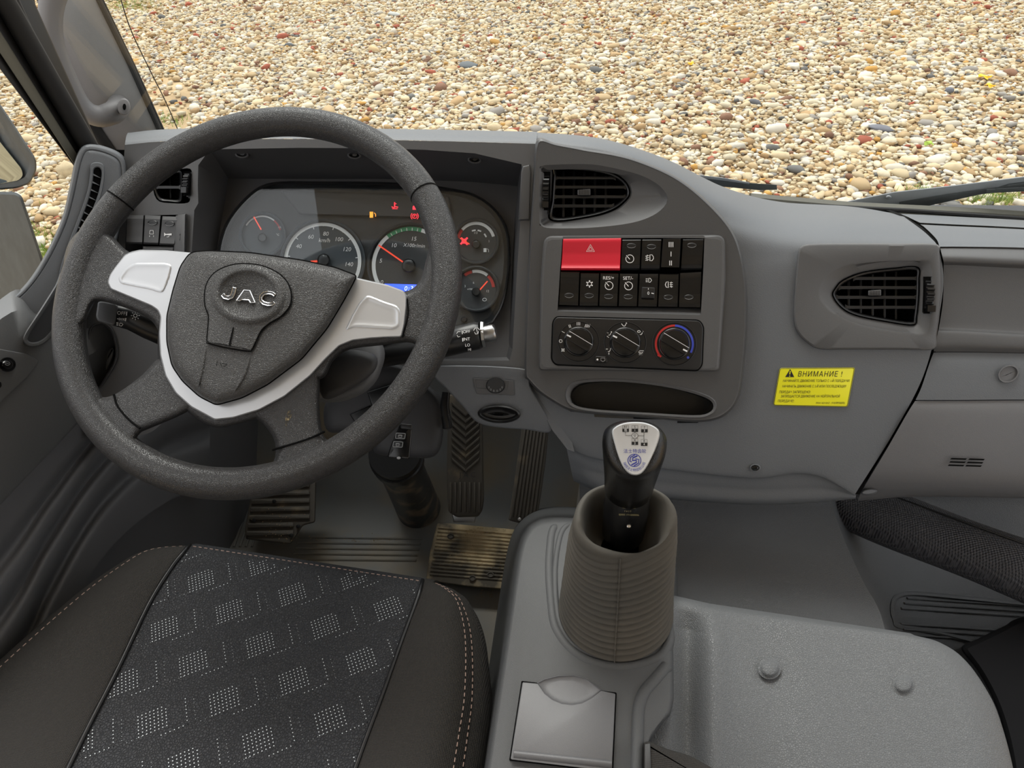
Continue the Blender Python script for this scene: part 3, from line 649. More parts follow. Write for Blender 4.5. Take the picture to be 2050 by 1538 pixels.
    rr = [[(1869, 706, -.02), (1930, 706, -.02), (2050, 708, -.02), (2260, 713, -.02)],
          [(1860, 730, -.014), (1930, 730, -.014), (2050, 732, -.014), (2260, 736, -.014)],
          [(1845, 775, -.012), (1930, 775, -.012), (2050, 776, -.012), (2260, 780, -.012)],
          [(1833, 801, -.012), (1920, 801, -.012), (2050, 800, -.012), (2260, 802, -.012)]]
    grid_part('lower_pad', rr, 24, M['dash'], DASH, 4)
    rr = [[(1832, 803, -.014), (1920, 803, -.014), (2050, 802, -.014), (2260, 803, -.014)],
          [(1815, 830, -.011), (1920, 830, -.010), (2050, 830, -.010), (2260, 832, -.010)],
          [(1775, 900, -.016), (1900, 900, -.012), (2050, 900, -.012), (2260, 902, -.012)],
          [(1742, 955, -.026), (1880, 955, -.02), (2050, 960, -.02), (2260, 968, -.02)],
          [(1722, 990, -.05), (1850, 986, -.04), (2050, 992, -.04), (2260, 1000, -.04)],
          [(1718, 1003, -.075), (1835, 995, -.07), (2050, 998, -.07), (2260, 1006, -.07)],
          [(1720, 998, -.15), (1835, 990, -.15), (2050, 992, -.15), (2260, 1000, -.15)]]
    gd = grid_part('glovebox_door', rr, 30, M['lid'], DASH, 5)
    m = MB()
    for dx, dy in ((1905, 919), (1903, 925.5), (1900, 932), (1941, 920), (1938, 926.5), (1935, 933)):
        m.patch(D, [(dx, dy-2), (dx+31, dy-1), (dx+28, dy+2), (dx-3, dy+1)], -.009)
    m.build('louvre_slot', M['void'], gd)
    m = MB(); m.prof(D, circ(2019, 749, 21, 16.5, 32, -25), [(-1, -.014), (0, -.009), (2, -.009), (3, -.0115), (14, -.0115)]); m.build('round_cap', M['lid'], DASH)
    m = MB(); m.prof(D, circ(1740, 985, 17, 6.5, 24, -8), [(0, -.045), (1, -.035), (3, -.033)]); m.build('round_cap', M['dash'], DASH)
    m = MB(); m.prof(D, circ(1512, 937, 11, 8, 24), [(0, -.02), (0, -.0145), (2, -.014), (2.8, -.0155), (7, -.016)]); m.build('screw', M['dash'], DASH)
    m = MB(); m.prof(D, circ(1512, 937, 7, 5, 20), [(0, -.0155), (1, -.0125), (3, -.012), (3.4, -.0135)]); m.build('screw', M['gloss'], DASH)
    # dark gaps between the parts
    g = MB()
    s1 = catmull([(1773, 419), (1800, 429), (1822, 443), (1843, 457), (1862, 473), (1876, 489), (1884, 505), (1889, 526), (1887, 588), (1877, 661), (1869, 702), (1852, 743), (1831, 802), (1790, 868), (1750, 930), (1716, 990)], 60, False)
    hh = np.interp(range(60), [0, 6, 12, 18, 24, 59], [-.30, -.18, -.10, -.05, -.03, -.03])
    g.loft([[D.at(x-5, y, hh[i]) for i, (x, y) in enumerate(s1)], [D.at(x+5, y, hh[i]-.001) for i, (x, y) in enumerate(s1)]], closed=False)
    g.build('seam_gap', M['void'], DASH)
    # passenger vent surround
    o = catmull([(1597, 502), (1604, 493), (1620, 488), (1700, 487), (1790, 487.5), (1874, 489), (1881, 505), (1884, 530), (1886, 571), (1882, 623), (1876, 670), (1870, 700), (1800, 701), (1700, 701), (1640, 700), (1614, 686), (1594, 664), (1587.5, 633), (1590, 575), (1594, 530)], 110)
    ov = catmull([(1637, 592), (1645, 562), (1668, 540), (1710, 525), (1790, 518), (1850, 519), (1864, 522), (1869, 560), (1868, 610), (1862, 655), (1850, 671), (1800, 669), (1740, 660), (1690, 642), (1655, 620)], 80)
    gi = catmull([(1666, 592), (1672, 576), (1687, 560), (1728, 544), (1790, 536), (1838, 534), (1841, 560), (1840, 600), (1836, 635), (1829, 652), (1773, 645), (1714, 633), (1684, 617)], 60)
    c = (1760, 592); n = 140
    m = MB(); m.rings_px(D, [(o, -.03), (inset(o, 1), -.012), (inset(o, 2), -.0075), (inset(o, 5), -.006), (ov, -.006), (inset(ov, 4), -.007), (inset(gi, -14), -.012), (inset(gi, -2), -.0145), (gi, -.016)], n=n, c=c, cap1=False)
    m.build('vent_surround', M['pod'], DASH, smooth=35)
    # driver side: hood top and binnacle face
    rr = [[(252, 274, -.18), (330, 266, -.20), (500, 262, -.20), (700, 263, -.20), (900, 266, -.20), (1075, 271, -.20)],
          [(256, 266, -.10), (330, 259, -.12), (500, 255, -.12), (700, 257, -.12), (900, 260, -.12), (1075, 264, -.12)],
          [(253, 272, -.03), (330, 266, -.03), (500, 262, -.03), (700, 264, -.03), (900, 268, -.03), (1075, 273, -.03)],
          [(251, 283, -.006), (330, 277, -.006), (500, 272, -.006), (700, 273, -.006), (900, 277, -.006), (1074, 281, -.006)],
          [(250, 290, .0), (330, 283, .0), (500, 278, .0), (700, 279, 0), (900, 283, 0), (1073, 288, 0)]]
    grid_part('hood_top', rr, 50, M['dash'], DASH, 4)
    outer = [(250, 290), (330, 283), (500, 278), (700, 279), (900, 283), (1072, 288), (1061, 449), (1056, 560), (1050, 741), (1000, 738), (880, 733), (700, 728), (500, 722), (400, 715), (350, 680), (322, 640), (290, 600), (240, 560), (236, 500), (243, 400)]
    rim = [(420, 299), (600, 296), (760, 297), (850, 300), (950, 307), (1044, 329), (1046, 345), (1042, 441), (1034, 560), (1026, 700), (1020, 722), (870, 722), (640, 714), (420, 702), (392, 660), (386, 560), (384, 500), (389, 421), (397, 407), (396, 370), (397, 331)]
    vh = catmull([(306, 370), (318, 351), (350, 341), (381, 338), (383, 360), (381, 392), (376, 406), (345, 407), (315, 401)], 30)
    sw = [(253, 432), (356, 430), (352, 497), (344, 520), (250, 520)]
    rim_h = lambda x, y: -.0
    m = MB(); m.plate(D, outer, [rim, vh, sw], 0, hb_out=-.03, hb_in=[None, -.03, -.03]); m.build('binnacle_face', M['pod'], DASH)
    # recess walls
    fl = [(458, 359), (600, 360), (760, 360), (850, 362), (950, 366), (1036, 374), (1036, 380), (1030, 441), (1024, 560), (1018, 690), (1012, 712), (870, 716), (640, 712), (440, 700), (434, 660), (432, 560), (437, 500), (446, 437), (452, 405), (456, 380), (457, 365)]
    m = MB(); m.loft([[D.at(x, y, 0) for x, y in rim], [E_.at(x, y, -.012) for x, y in fl]]); m.build('recess_wall', M['recess'], DASH, smooth=20)
    m = MB(); m.plate(E_, inset(fl, -3), [], -.010); m.build('recess_floor', M['recess'], DASH)
    # screws in the hood
    for x, y in ((484, 309), (709, 311), (950, 320)):
        P = D.at(x, y, -.012); pl = Pl(P, (0, -.55, .5))
        m = MB(); m.prof(pl, circ(x, y, 14, 8.5, 24, 6), [(0, 0), (2, .0015), (3, .0015), (4, -.004), (7, -.006)]); sc = m.build('screw', M['recess'], DASH)
        m = MB(); m.prof(pl, circ(x+1, y-1, 6, 4, 12), [(0, -.004), (1, .001), (3, .001)]); m.build('screw_head', M['black'], sc)
    # raised lip step at right of the recess and centre bezel
    m = MB(); m.slab(D, [(1046, 333), (1060, 330), (1063, 345), (1060, 440), (1038, 441), (1043, 345)], 0, .004, 3, 3); m.build('recess_lip', M['bezel'], DASH)
    # centre bezel
    bz = [(1074, 281), (1110, 287), (1150, 294), (1172.6, 298.7), (1225, 307), (1272, 319), (1338, 346), (1388, 379), (1438, 426), (1468, 465.5), (1484, 508.6), (1494, 565), (1496, 615), (1495, 660), (1491, 714), (1484, 775), (1477, 800), (1464, 821), (1437, 839), (1390, 845), (1312, 838), (1240, 832), (1170, 827), (1136, 820), (1110, 806), (1080, 786), (1058, 762), (1050, 741), (1054, 600), (1062, 449), (1068, 360)]
    bz = catmull(bz, 150)
    vo = catmull([(1104, 330), (1180, 329), (1235, 338), (1285, 352), (1320, 372), (1336, 396), (1328, 416), (1300, 435), (1255, 448), (1180, 456), (1104, 457), (1084, 452), (1080, 440), (1080, 345), (1085, 333)], 90)
    swh = [(1126, 474), (1410, 471), (1408, 540), (1403, 630), (1116, 623), (1121, 545)]
    slot = catmull([(1131, 795), (1138, 772), (1165, 760), (1240, 758), (1330, 768), (1400, 785), (1430, 800), (1434, 820), (1420, 833), (1390, 838), (1290, 832), (1190, 826), (1145, 816)], 60)
    m = MB(); m.plate(D, inset(bz, 6), [vo, swh, slot], .010, hb_in=[None, -.02, None])
    m.loft([[D.at(x, y, h) for x, y in inset(bz, d)] for d, h in ((-1, -.02), (0, -.006), (0, .004), (1.5, .0085), (3.5, .0105), (6, .010))])
    so = catmull([(1143, 793), (1152, 775), (1180, 765), (1245, 762), (1330, 772), (1395, 789), (1424, 803), (1429, 817), (1415, 829), (1385, 834), (1290, 828), (1190, 822), (1153, 812)], 60)
    bezel = m.build('centre_bezel', M['bezel'], DASH, smooth=30)
    m = MB(); m.rings_px(D, [(slot, .010), (inset(slot, 2), .0115), (inset(slot, 6), .010), (so, .004)], n=200, c=(1285, 797), cap1=False); m.build('slot_rim', M['pod'], DASH)
    m = MB(); m.rings_px(D, [(so, .006), (inset(so, .5), -.02), (inset(so, 3), -.05)], n=200, c=(1285, 797)); m.build('storage_slot', M['slot'], DASH, label='deep oval black storage slot')
    # dished vent area of the bezel
    gi2 = catmull([(1108, 334), (1150, 334), (1190, 337), (1228, 346), (1252, 362), (1262, 383), (1255, 401), (1226, 423), (1173, 437), (1102, 442), (1103, 400), (1106, 350)], 60)
    m = MB(); m.rings_px(D, [(vo, .010), (inset(vo, 3), .008), (inset(vo, 10), .003), (inset(gi2, -3), -.006), (gi2, -.012)], n=130, c=(1175, 392), cap1=False); m.build('vent_surround', M['pod'], DASH, smooth=35)
    # raised horseshoe panel round the switches and the heater controls
    hs = rpoly([(1089, 472), (1452, 470), (1453, 560), (1440, 744), (1078, 742), (1082, 560)], [18, 20, 0, 10, 10, 0], 5)
    hi_ = [(1126.5, 474), (1410.5, 471.5), (1408, 540), (1403, 631), (1116, 624), (1121, 545)]
    m = MB(); m.rings_px(D, [(inset(hs, 5), .0165), (hi_, .0165), (hi_, -.02)], n=360, c=(1262, 552), cap1=False); m.loft([[D.at(x, y, h) for x, y in inset(hs, d)] for d, h in ((0, .008), (.4, .0115), (1.5, .0142), (3, .0158), (5, .0165))]); m.build('control_surround', M['pod'], DASH, smooth=35)
body()

# knee panel under the cluster and side skirts
def knee():
    K = facing(990, 790, 1.0, 22)
    m = MB(); o = [(866, 733), (1052, 739), (1062, 775), (1106, 860), (1050, 860), (963, 849), (925, 812), (890, 775), (872, 757)]
    m.slab(K, catmull(o, 60), -.05, 0, 4, 3, back=True); m.build('knee_panel', M['dash'], DASH, smooth=35)
    m = MB(); m.slab(K, rpoly([(946, 757), (1029, 762), (1030, 792), (954, 789)], 3), 0, .002, 1); m.rings_px(K, [(rpoly([(952, 760), (1018, 764), (1016, 780), (954, 777)], 2), .0025), (rpoly([(954, 761), (1016, 765), (1014, 778), (956, 775)], 2), -.006)], cap1=True)
    m.build('dimmer_plate', M['pod'], DASH)
    m = MB(); m.prof(K, circ(992, 772, 19, 16, 28), [(0, -.004), (0, .004), (1.5, .006), (6, .006)]); d = m.build('dimmer_dial', M['black'], DASH, label='round black dimmer dial with white marks')
    m = MB()
    for a in range(200, 345, 28):
        q = math.radians(-a); m.text(K, '0', 992+14*math.cos(q), 772-11*math.sin(q)*-1, 6, h=.0066)
    m.build('dial_mark', M['dimwhite'], d)
    m = MB(); m.prof(K, circ(999, 829, 43, 18.5, 40, 2), [(0, 0), (1, .006), (4, .008), (7, .006), (9, .002), (14, .001)]); m.build('cup_cover', M['black'], DASH, label='round black socket cover')
    # skirt from centre body to knee panel
    m = MB(); m.loft([[D.at(x, y, -.012) for x, y in ((1050, 742), (1070, 790), (1106, 862), (1136, 900))], [D.at(x, y, -.02) for x, y in ((1066, 742), (1110, 800), (1140, 860), (1150, 905))]], closed=False)
    m.build('side_skirt', M['dash'], DASH)
    K2 = facing(250, 650, 1.02, 30)
    # dark cubby with bright handle on the left of the column
    m = MB(); o = rpoly([(168, 585), (330, 590), (410, 690), (420, 760), (300, 870), (170, 880), (150, 700)], 20)
    hole = catmull([(180, 672), (186, 654), (204, 648), (222, 660), (232, 690), (232, 720), (215, 752), (196, 778), (184, 760), (178, 715)], 40)
    m.plate(K2, o, [hole], 0, -.05, -.09); m.build('left_knee_panel', M['pod'], DASH)
    m = MB(); m.rings_px(K2, [(inset(hole, -4), .0), (inset(hole, -2), .004), (hole, .003), (inset(hole, 3), -.02)], cap1=False); m.build('cubby_rim', M['recess'], DASH)
    m = MB(); m.patch(K2, inset(hole, -3), -.088); m.build('cubby_back', M['void'], DASH)
    m = MB(); m.slab(K2, catmull([(185, 752), (204, 720), (220, 700), (228, 697), (226, 716), (212, 745), (192, 770), (184, 768)], 30), -.06, -.035, 5, 4); m.build('release_handle', M['pod'], DASH, label='slanted grey release lever inside the cubby', smooth=60)
knee()

# ------------------------------------------------------------------ air vents
def vent(root_xy, label, gi, rows, vanes, slider, twx, twr, h0, depth, P=D, group=None, mt=None):
    """gi: opening outline; rows: list of slat py; vanes: list of px"""
    root = thing('air_vent', P.at(root_xy[0], root_xy[1], h0-.02), label, 'vent', group)
    inn = inset(gi, 6); R = np.array(inn)
    m = MB(); m.rings_px(P, [(inset(gi, 1), h0-.03), (inset(gi, .5), h0-.001), (inset(gi, 2), h0+.001), (inset(gi, 4.5), h0), (inn, h0-.003), (inset(inn, 1), h0-depth)], cap1=True); m.build('vent_housing', M['black'], root)
    m = MB(); m.patch(P, inn, h0-depth+.001); m.build('duct_back', M['void'], root)
    def span(y):
        xs = []
        for i in range(len(inn)):
            (x0, y0), (x1, y1) = inn[i-1], inn[i]
            if (y0-y)*(y1-y) <= 0 and y0 != y1: xs.append(x0+(x1-x0)*(y-y0)/(y1-y0))
        return (min(xs), max(xs)) if len(xs) > 1 else None
    def vspan(x):
        ys = []
        for i in range(len(inn)):
            (x0, y0), (x1, y1) = inn[i-1], inn[i]
            if (x0-x)*(x1-x) <= 0 and x0 != x1: ys.append(y0+(y1-y0)*(x-x0)/(x1-x0))
        return (min(ys), max(ys)) if len(ys) > 1 else None
    for y in rows:
        s = span(y)
        if not s: continue
        a, b = s[0]-2, s[1]+2; t = 3.1
        o = [(a, y-t-3), (a+5, y-t), (b-5, y-t), (b, y-t-3), (b, y+t+3), (b-5, y+t), (a+5, y+t), (a, y+t+3)]
        m = MB(); m.slab(P, o, h0-.012, h0-.001, 1, 2); m.build('slat', M['black'], root)
    for x in vanes:
        s = vspan(x)
        if not s: continue
        m = MB(); m.slab(P, [(x-2.6, s[0]+1), (x+2.6, s[0]+1), (x+2.6, s[1]-1), (x-2.6, s[1]-1)], h0-.036, h0-.024, 1, 2); m.build('vane', M['black'], root)
    if slider:
        x0, y0, x1, y1 = slider
        m = MB(); m.slab(P, rpoly([(x0, y0+2), (x1, y0), (x1, y1), (x0, y1)], 2), h0-.012, h0+.006, 2, 3); s_ = m.build('slider', M['pod'], root, label='ribbed grey slider')
        m = MB()
        for k in range(7): xx = x0+4+(x1-x0-7)*k/6; m.ribbon(P, [(xx, y0+2), (xx, y1-1)], 1.2, h0+.0065)
        m.build('grip_rib', M['black'], s_)
    if twx:
        xa, xb, ya, yb = twx
        m = MB(); m.rings_px(P, [(rpoly([(xa-2, ya-2), (xb+2, ya-2), (xb+2, yb+2), (xa-2, yb+2)], 1), twr+.0006), (rpoly([(xa-1, ya-1), (xb+1, ya-1), (xb+1, yb+1), (xa-1, yb+1)], 1), twr-.0005)]); m.build('wheel_well', M['void'], root)
        # ribbed wheel: drum about the X axis
        c = P.at((xa+xb)/2, (ya+yb)/2, twr); half = (P.at(xb, 0)-P.at(xa, 0)).length/2; L = (P.at(xa, yb)-P.at(xa, ya)).length/2
        rad = L*1.15; sink = rad*.86; cc = c-P.n*(sink-.004); ax = Vector((1, 0, 0)); upv = P.n.cross(ax)
        m = MB(); N = 96; ring = []
        for k in range(N):
            a = 2*math.pi*k/N; q = rad*(.88 if (k//2) % 2 else 1); ring.append(P.n*math.cos(a)*q+upv*math.sin(a)*q)
        m.loft([[cc-ax*half*.8+v for v in ring], [cc+ax*half*.8+v for v in ring]], True, True); m.build('thumbwheel', M['black'], root)
        m = MB(); m.box(c+P.n*.0045-P.n.cross(ax)*0+(P.at((xa+xb)/2, yb-7, twr)-c), ax*half*.85, upv*.004, P.n*.004); m.build('wheel_tab', M['gloss'], root)
    return root
g1 = catmull([(1110, 335), (1150, 335), (1190, 338), (1227, 347), (1251, 363), (1261, 383), (1254, 400), (1225, 421), (1173, 435.5), (1104, 441), (1105, 400), (1108, 350)], 70)
vent((1180, 442), 'black slatted air vent with rounded right end in the centre stack', g1, [356, 374.5, 394, 412.5], [1128, 1149, 1170, 1191, 1213], (1156, 378, 1182, 391), (1086, 1100, 346, 419), .004, -.010, .038, group=None)
g2 = catmull([(1667, 592), (1673, 576), (1688, 561), (1728, 545), (1790, 537), (1837, 536), (1840, 560), (1839, 600), (1835, 635), (1828, 651), (1773, 644), (1714, 632), (1684, 616)], 70)
vent((1750, 652), 'black slatted air vent with rounded left end on the passenger side', g2, [557.5, 576, 595.5, 615.5], [1699, 1723, 1747, 1771, 1794], (1738, 580, 1764, 592), (1850, 1869, 556, 626), -.007, -.014, .038)
g3 = catmull([(306, 370), (318, 351), (340, 343), (363, 341), (366, 360), (366, 385), (362, 405), (340, 405), (316, 400)], 40)
vent((335, 405), 'small black air vent behind the upper left of the steering wheel rim', g3, [375], [340], None, (368, 380, 345, 390), .002, -.003, .03)

# ------------------------------------------------------------------ warning sticker
def sticker():
    S = D.off(-.0112); o = rpoly([(1561, 737), (1712, 736), (1697, 815), (1548, 812)], 5)
    r = MB(); r.slab(S, o, 0, .0006, .5, 1); r = r.build('warning_sticker', M['yellow'], label='yellow Cyrillic warning sticker on the grey dashboard', cat='sticker')
    m = MB(); h = .0009; m.ribbon(S, inset(o, 1), 1, h, True)
    m.patch(S, [(1572, 755), (1582, 739), (1590, 755)], h)
    m.text(S, 'ВНИМАНИЕ !', 1641, 749, 15, 0, .25, h, .85, 1.15)
    for t, x, y, sz in (('НАЧИНАЙТЕ ДВИЖЕНИЕ ТОЛЬКО С 1-Й ПЕРЕДАЧИ!', 1634, 762.5, 7), ('НАЧИНАТЬ ДВИЖЕНИЕ С 2-Й ИЛИ ПОСЛЕДУЮЩИХ', 1630, 773.5, 7), ('ПЕРЕДАЧ ЗАПРЕЩЕНО!', 1591, 785, 7), ('ЗАПРЕЩАЕТСЯ ДВИЖЕНИЕ НА НЕЙТРАЛЬНОЙ', 1622, 793.5, 7), ('ПЕРЕДАЧЕ!', 1573, 803, 7), ('3904116D10XZ  (卡合牌号起码)', 1662, 807, 4.6)):
        v, f = text_tris(t, 1.0); wd = max(q[0] for q in v)-min(q[0] for q in v)
        want = {0: 0}.get(0); W_ = {'НАЧИНАЙТЕ ДВИЖЕНИЕ ТОЛЬКО С 1-Й ПЕРЕДАЧИ!': 133, 'НАЧИНАТЬ ДВИЖЕНИЕ С 2-Й ИЛИ ПОСЛЕДУЮЩИХ': 128, 'ПЕРЕДАЧ ЗАПРЕЩЕНО!': 62, 'ЗАПРЕЩАЕТСЯ ДВИЖЕНИЕ НА НЕЙТРАЛЬНОЙ': 118, 'ПЕРЕДАЧЕ!': 32}.get(t, 58)
        sx = W_/(wd*sz); vs = [S.at(x+(a+.2*b)*sz*sx, y-(b-.34)*sz, h) for a, b, _ in v]; m.add(vs, f)
    m.build('print', M['blackprint'], r)
    m = MB(); m.ribbon(S, [(1582, 743), (1581, 750)], 2, h+.0003); m.patch(S, circ(1581, 753, 1.1, n=8), h+.0003); m.build('print', M['yellow'], r)
sticker()
# ------------------------------------------------------------------ instrument cluster
def cluster():
    root = thing('instrument_cluster', E_.at(740, 650, .0), 'instrument cluster with white-ringed dials and lit telltales behind the steering wheel', 'gauges')
    lens = catmull([(437, 520), (440, 490), (452, 452), (474, 418), (501, 390), (527, 373), (566, 366), (640, 366), (760, 367), (840, 371), (899, 379), (946, 390), (983, 413), (1007, 444), (1017, 475), (1019, 510), (1018, 540), (1009, 597), (993, 633), (972, 652), (900, 662), (750, 668), (600, 665), (480, 655), (445, 620), (436, 570)], 120)
    m = MB(); m.rings_px(E_, [(inset(lens, -3), -.012), (inset(lens, -1), .008), (inset(lens, 1.5), .009), (inset(lens, 4), .007), (inset(lens, 10), -.004)], cap1=False); m.build('housing', M['black'], root)
    m = MB(); m.patch(E_, inset(lens, 8), -.004); m.build('dial_board', M['face'], root)
    m = MB(); m.slab(E_, rpoly([(560, 380), (900, 392), (905, 438), (600, 430), (580, 405)], 8), -.004, .002, 5); m.build('telltale_hood', M['recess'], root)
    G = E_
    def dial(cx, cy, r, fc, name='gauge'):
        m = MB(); m.prof(G, circ(cx, cy, r, r*.99, 56), [(-5, -.004), (-4, .003), (-1, .004), (1, .003), (3, -.002)], cap1=True); return m.build(name, fc, root)
    def arc(cx, cy, r, a0, a1, n=24): return [(cx+r*math.cos(math.radians(a)), cy-r*math.sin(math.radians(a))) for a in np.linspace(a0, a1, n)]
    h = -.0012
    # speedometer
    d = dial(646, 523, 82, M['face_glare']); m = MB(); m.ribbon(G, arc(646, 523, 74, 205, -28, 50), 7, h)
    for i in range(15):
        a = math.radians(205-i*16.6); r1 = 76; r0 = 66 if i % 2 == 0 else 70; m.ribbon(G, [(646+r0*math.cos(a), 523-r0*math.sin(a)), (646+r1*math.cos(a), 523-r1*math.sin(a))], 1.6, h+.0002)
    for t, x, y in (('20', 592, 528), ('40', 598, 493), ('60', 622, 474), ('80', 652, 468), ('100', 678, 479), ('120', 694, 499), ('140', 698, 529)): m.text(G, t, x, y, 11.5, 2, .15, h)
    m.text(G, 'km/h', 649, 481, 11.5, 2, .2, h); m.build('scale', M['white'], d)
    m = MB(); m.ribbon(G, [(622, 524), (650, 522)], 4, .003); m.build('needle', M['needle'], d); m = MB(); m.prof(G, circ(648, 521, 13), [(0, -.002), (0, .004), (3, .006), (8, .006)]); m.build('needle_hub', M['black'], d)
    # rev counter
    d = dial(822, 532, 84, M['face']); m = MB(); m.ribbon(G, arc(822, 532, 74, 225, 128, 30), 7.5, h); m.ribbon(G, arc(822, 532, 74, 73, 20, 16), 7.5, h)
    for t, x, y in (('0', 764, 565), ('5', 762, 522), ('10', 788, 491), ('15', 828, 478), ('20', 866, 492)): m.text(G, t, x, y, 11.5, 3, .15, h)
    for i in range(22):
        a = math.radians(215-i*8.5); m.ribbon(G, [(822+70*math.cos(a), 532-70*math.sin(a)), (822+76*math.cos(a), 532-76*math.sin(a))], 1.2, h+.0002)
    m.text(G, 'X100r/min', 829, 491.5, 10, 3, .15, h); m.build('scale', M['white'], d)
    m = MB(); m.ribbon(G, arc(822, 532, 74, 128, 73, 20), 8, h+.0001); m.build('green_band', M['green'], d, label='green band')
    m = MB(); m.ribbon(G, [(758, 491), (810, 527)], 3, .003); m.build('needle', M['needle'], d, label='red needle'); m = MB(); m.prof(G, circ(818, 532, 14), [(0, -.002), (0, .004), (3, .006), (8, .006)]); m.build('needle_hub', M['black'], d)
    L = MB(); L.slab(G, [(770, 568), (841, 570), (840, 596), (768, 594)], -.003, -.0005, 1, 1); L = L.build('display', M['lcd'], d, label='lit blue display')
    m = MB(); 
    for t, x in (('0', 812), (':', 818), ('3', 824), ('8', 833)): m.text(G, t, x, 577.5, 12.5, 2, .15, .0002)
    m.build('digit', M['lcdtxt'], L)
    # small gauges
    for (cx, cy, sc_, parts) in ((525, 470, 1, 'temp'), (953, 483, 1, 'air'), (953, 578, 1, 'oil')):
        d = dial(cx, cy, 43, M['face_glare'] if parts == 'temp' else M['face']); m = MB(); rd = MB()
        if parts == 'temp':
            m.ribbon(G, arc(cx, cy, 37, 150, 50), 3, h); rd.ribbon(G, arc(cx, cy, 37, 50, 15), 3, h); m.text(G, '100', 560, 455, 6, 0, .1, h); m.text(G, '°C', 556, 470, 6, h=h)
            n = [(508, 434), (523, 460)]
        elif parts == 'air':
            m.ribbon(G, arc(cx, cy, 36, 140, 15), 6, h); rd.ribbon(G, arc(cx, cy, 36, 170, 142), 6, h); m.text(G, '1/2', 952, 466, 6.5, 0, .1, h); m.text(G, '1', 979, 483, 7, h=h)
            for a in (100, 70, 30): m.ribbon(G, arc(cx, cy, 22, a+12, a-8, 5), 3, h)
            m.slab(G, [(968, 497), (974, 497), (974, 505), (968, 505)], h, h+.0003, .2, 1); m.ribbon(G, [(975, 498), (978, 500), (978, 505)], 1, h)
            n = [(921, 477), (940, 489)]
            rl = MB(); rl.ribbon(G, [(923, 476), (936, 490)], 3.5, .001); rl.ribbon(G, [(936, 476), (922, 489)], 3.5, .001); rl.patch(G, circ(929, 483, 5, n=12), .001); rl.build('warning_lamp', M['redlit'], d)
        else:
            m.ribbon(G, arc(cx, cy, 35, 102, 50), 6, h); rd.ribbon(G, arc(cx, cy, 35, 130, 104), 6, h); rd.ribbon(G, arc(cx, cy, 35, 46, 5), 6, h); m.text(G, '6', 948, 566, 6, h=h); m.text(G, '3', 931, 573, 6, h=h); m.text(G, '12', 976, 583, 6.5, h=h); m.text(G, 'x100kPa', 944, 579, 5, 3, 0, h)
            m.ribbon(G, circ(970, 600, 4, 3, 10), 1, h, True); n = [(976, 563), (953, 589)]
        m.build('scale', M['white'], d); rd.build('red_band', M['redprint'], d)
        m = MB(); m.ribbon(G, n, 2.4, .003); m.build('needle', M['needle'], d); m = MB(); m.prof(G, circ(cx, cy+6, 9), [(0, -.002), (0, .003), (2, .005), (5, .005)]); m.build('needle_hub', M['black'], d)
    # telltales
    th = .0026
    m = MB(); m.slab(G, [(740, 424), (747, 424), (747, 436), (740, 436)], th-.0003, th, .3, 1); m.ribbon(G, [(749, 426), (752, 429), (752, 434)], 1.4, th); m.build('fuel_telltale', M['amberlit'], root, label='lit amber fuel lamp')
    m = MB(); m.ribbon(G, [(790, 405), (790, 414)], 2.4, th); m.ribbon(G, [(790, 408), (794, 408)], 1.2, th); m.ribbon(G, [(784, 414), (788, 416), (792, 414), (797, 415)], 2, th); m.ribbon(G, [(785, 418), (796, 418)], 1.2, th); m.build('coolant_telltale', M['redlit'], root, label='lit red coolant lamp')
    m = MB(); m.slab(G, [(826, 420), (826, 414), (831, 409), (840, 409), (840, 420)], th-.0003, th, .3, 1); m.build('cab_telltale', M['redlit'], root, label='lit red cab lamp')
    m = MB(); m.ribbon(G, circ(830, 433, 4.6, 4.2, 16), 1.3, th, True); m.text(G, 'P', 830, 433, 7, h=th); m.ribbon(G, arc(830, 433, 7.5, 50, -50, 8), 1.3, th); m.ribbon(G, arc(830, 433, 7.5, 130, 230, 8), 1.3, th); m.build('brake_telltale', M['redlit'], root, label='lit red parking brake lamp')
    m = MB(); m.prof(G, circ(929, 640, 7, 6, 16), [(0, -.002), (0, .008), (2, .010)]); m.build('reset_button', M['black'], root)
    m = MB(); m.rings_px(E_, [(inset(lens, 3), .0085), (inset(lens, 3), .0105)], cap0=True, cap1=True); m.build('lens', M['lens'], root, label='clear glossy gauge cover')
cluster()

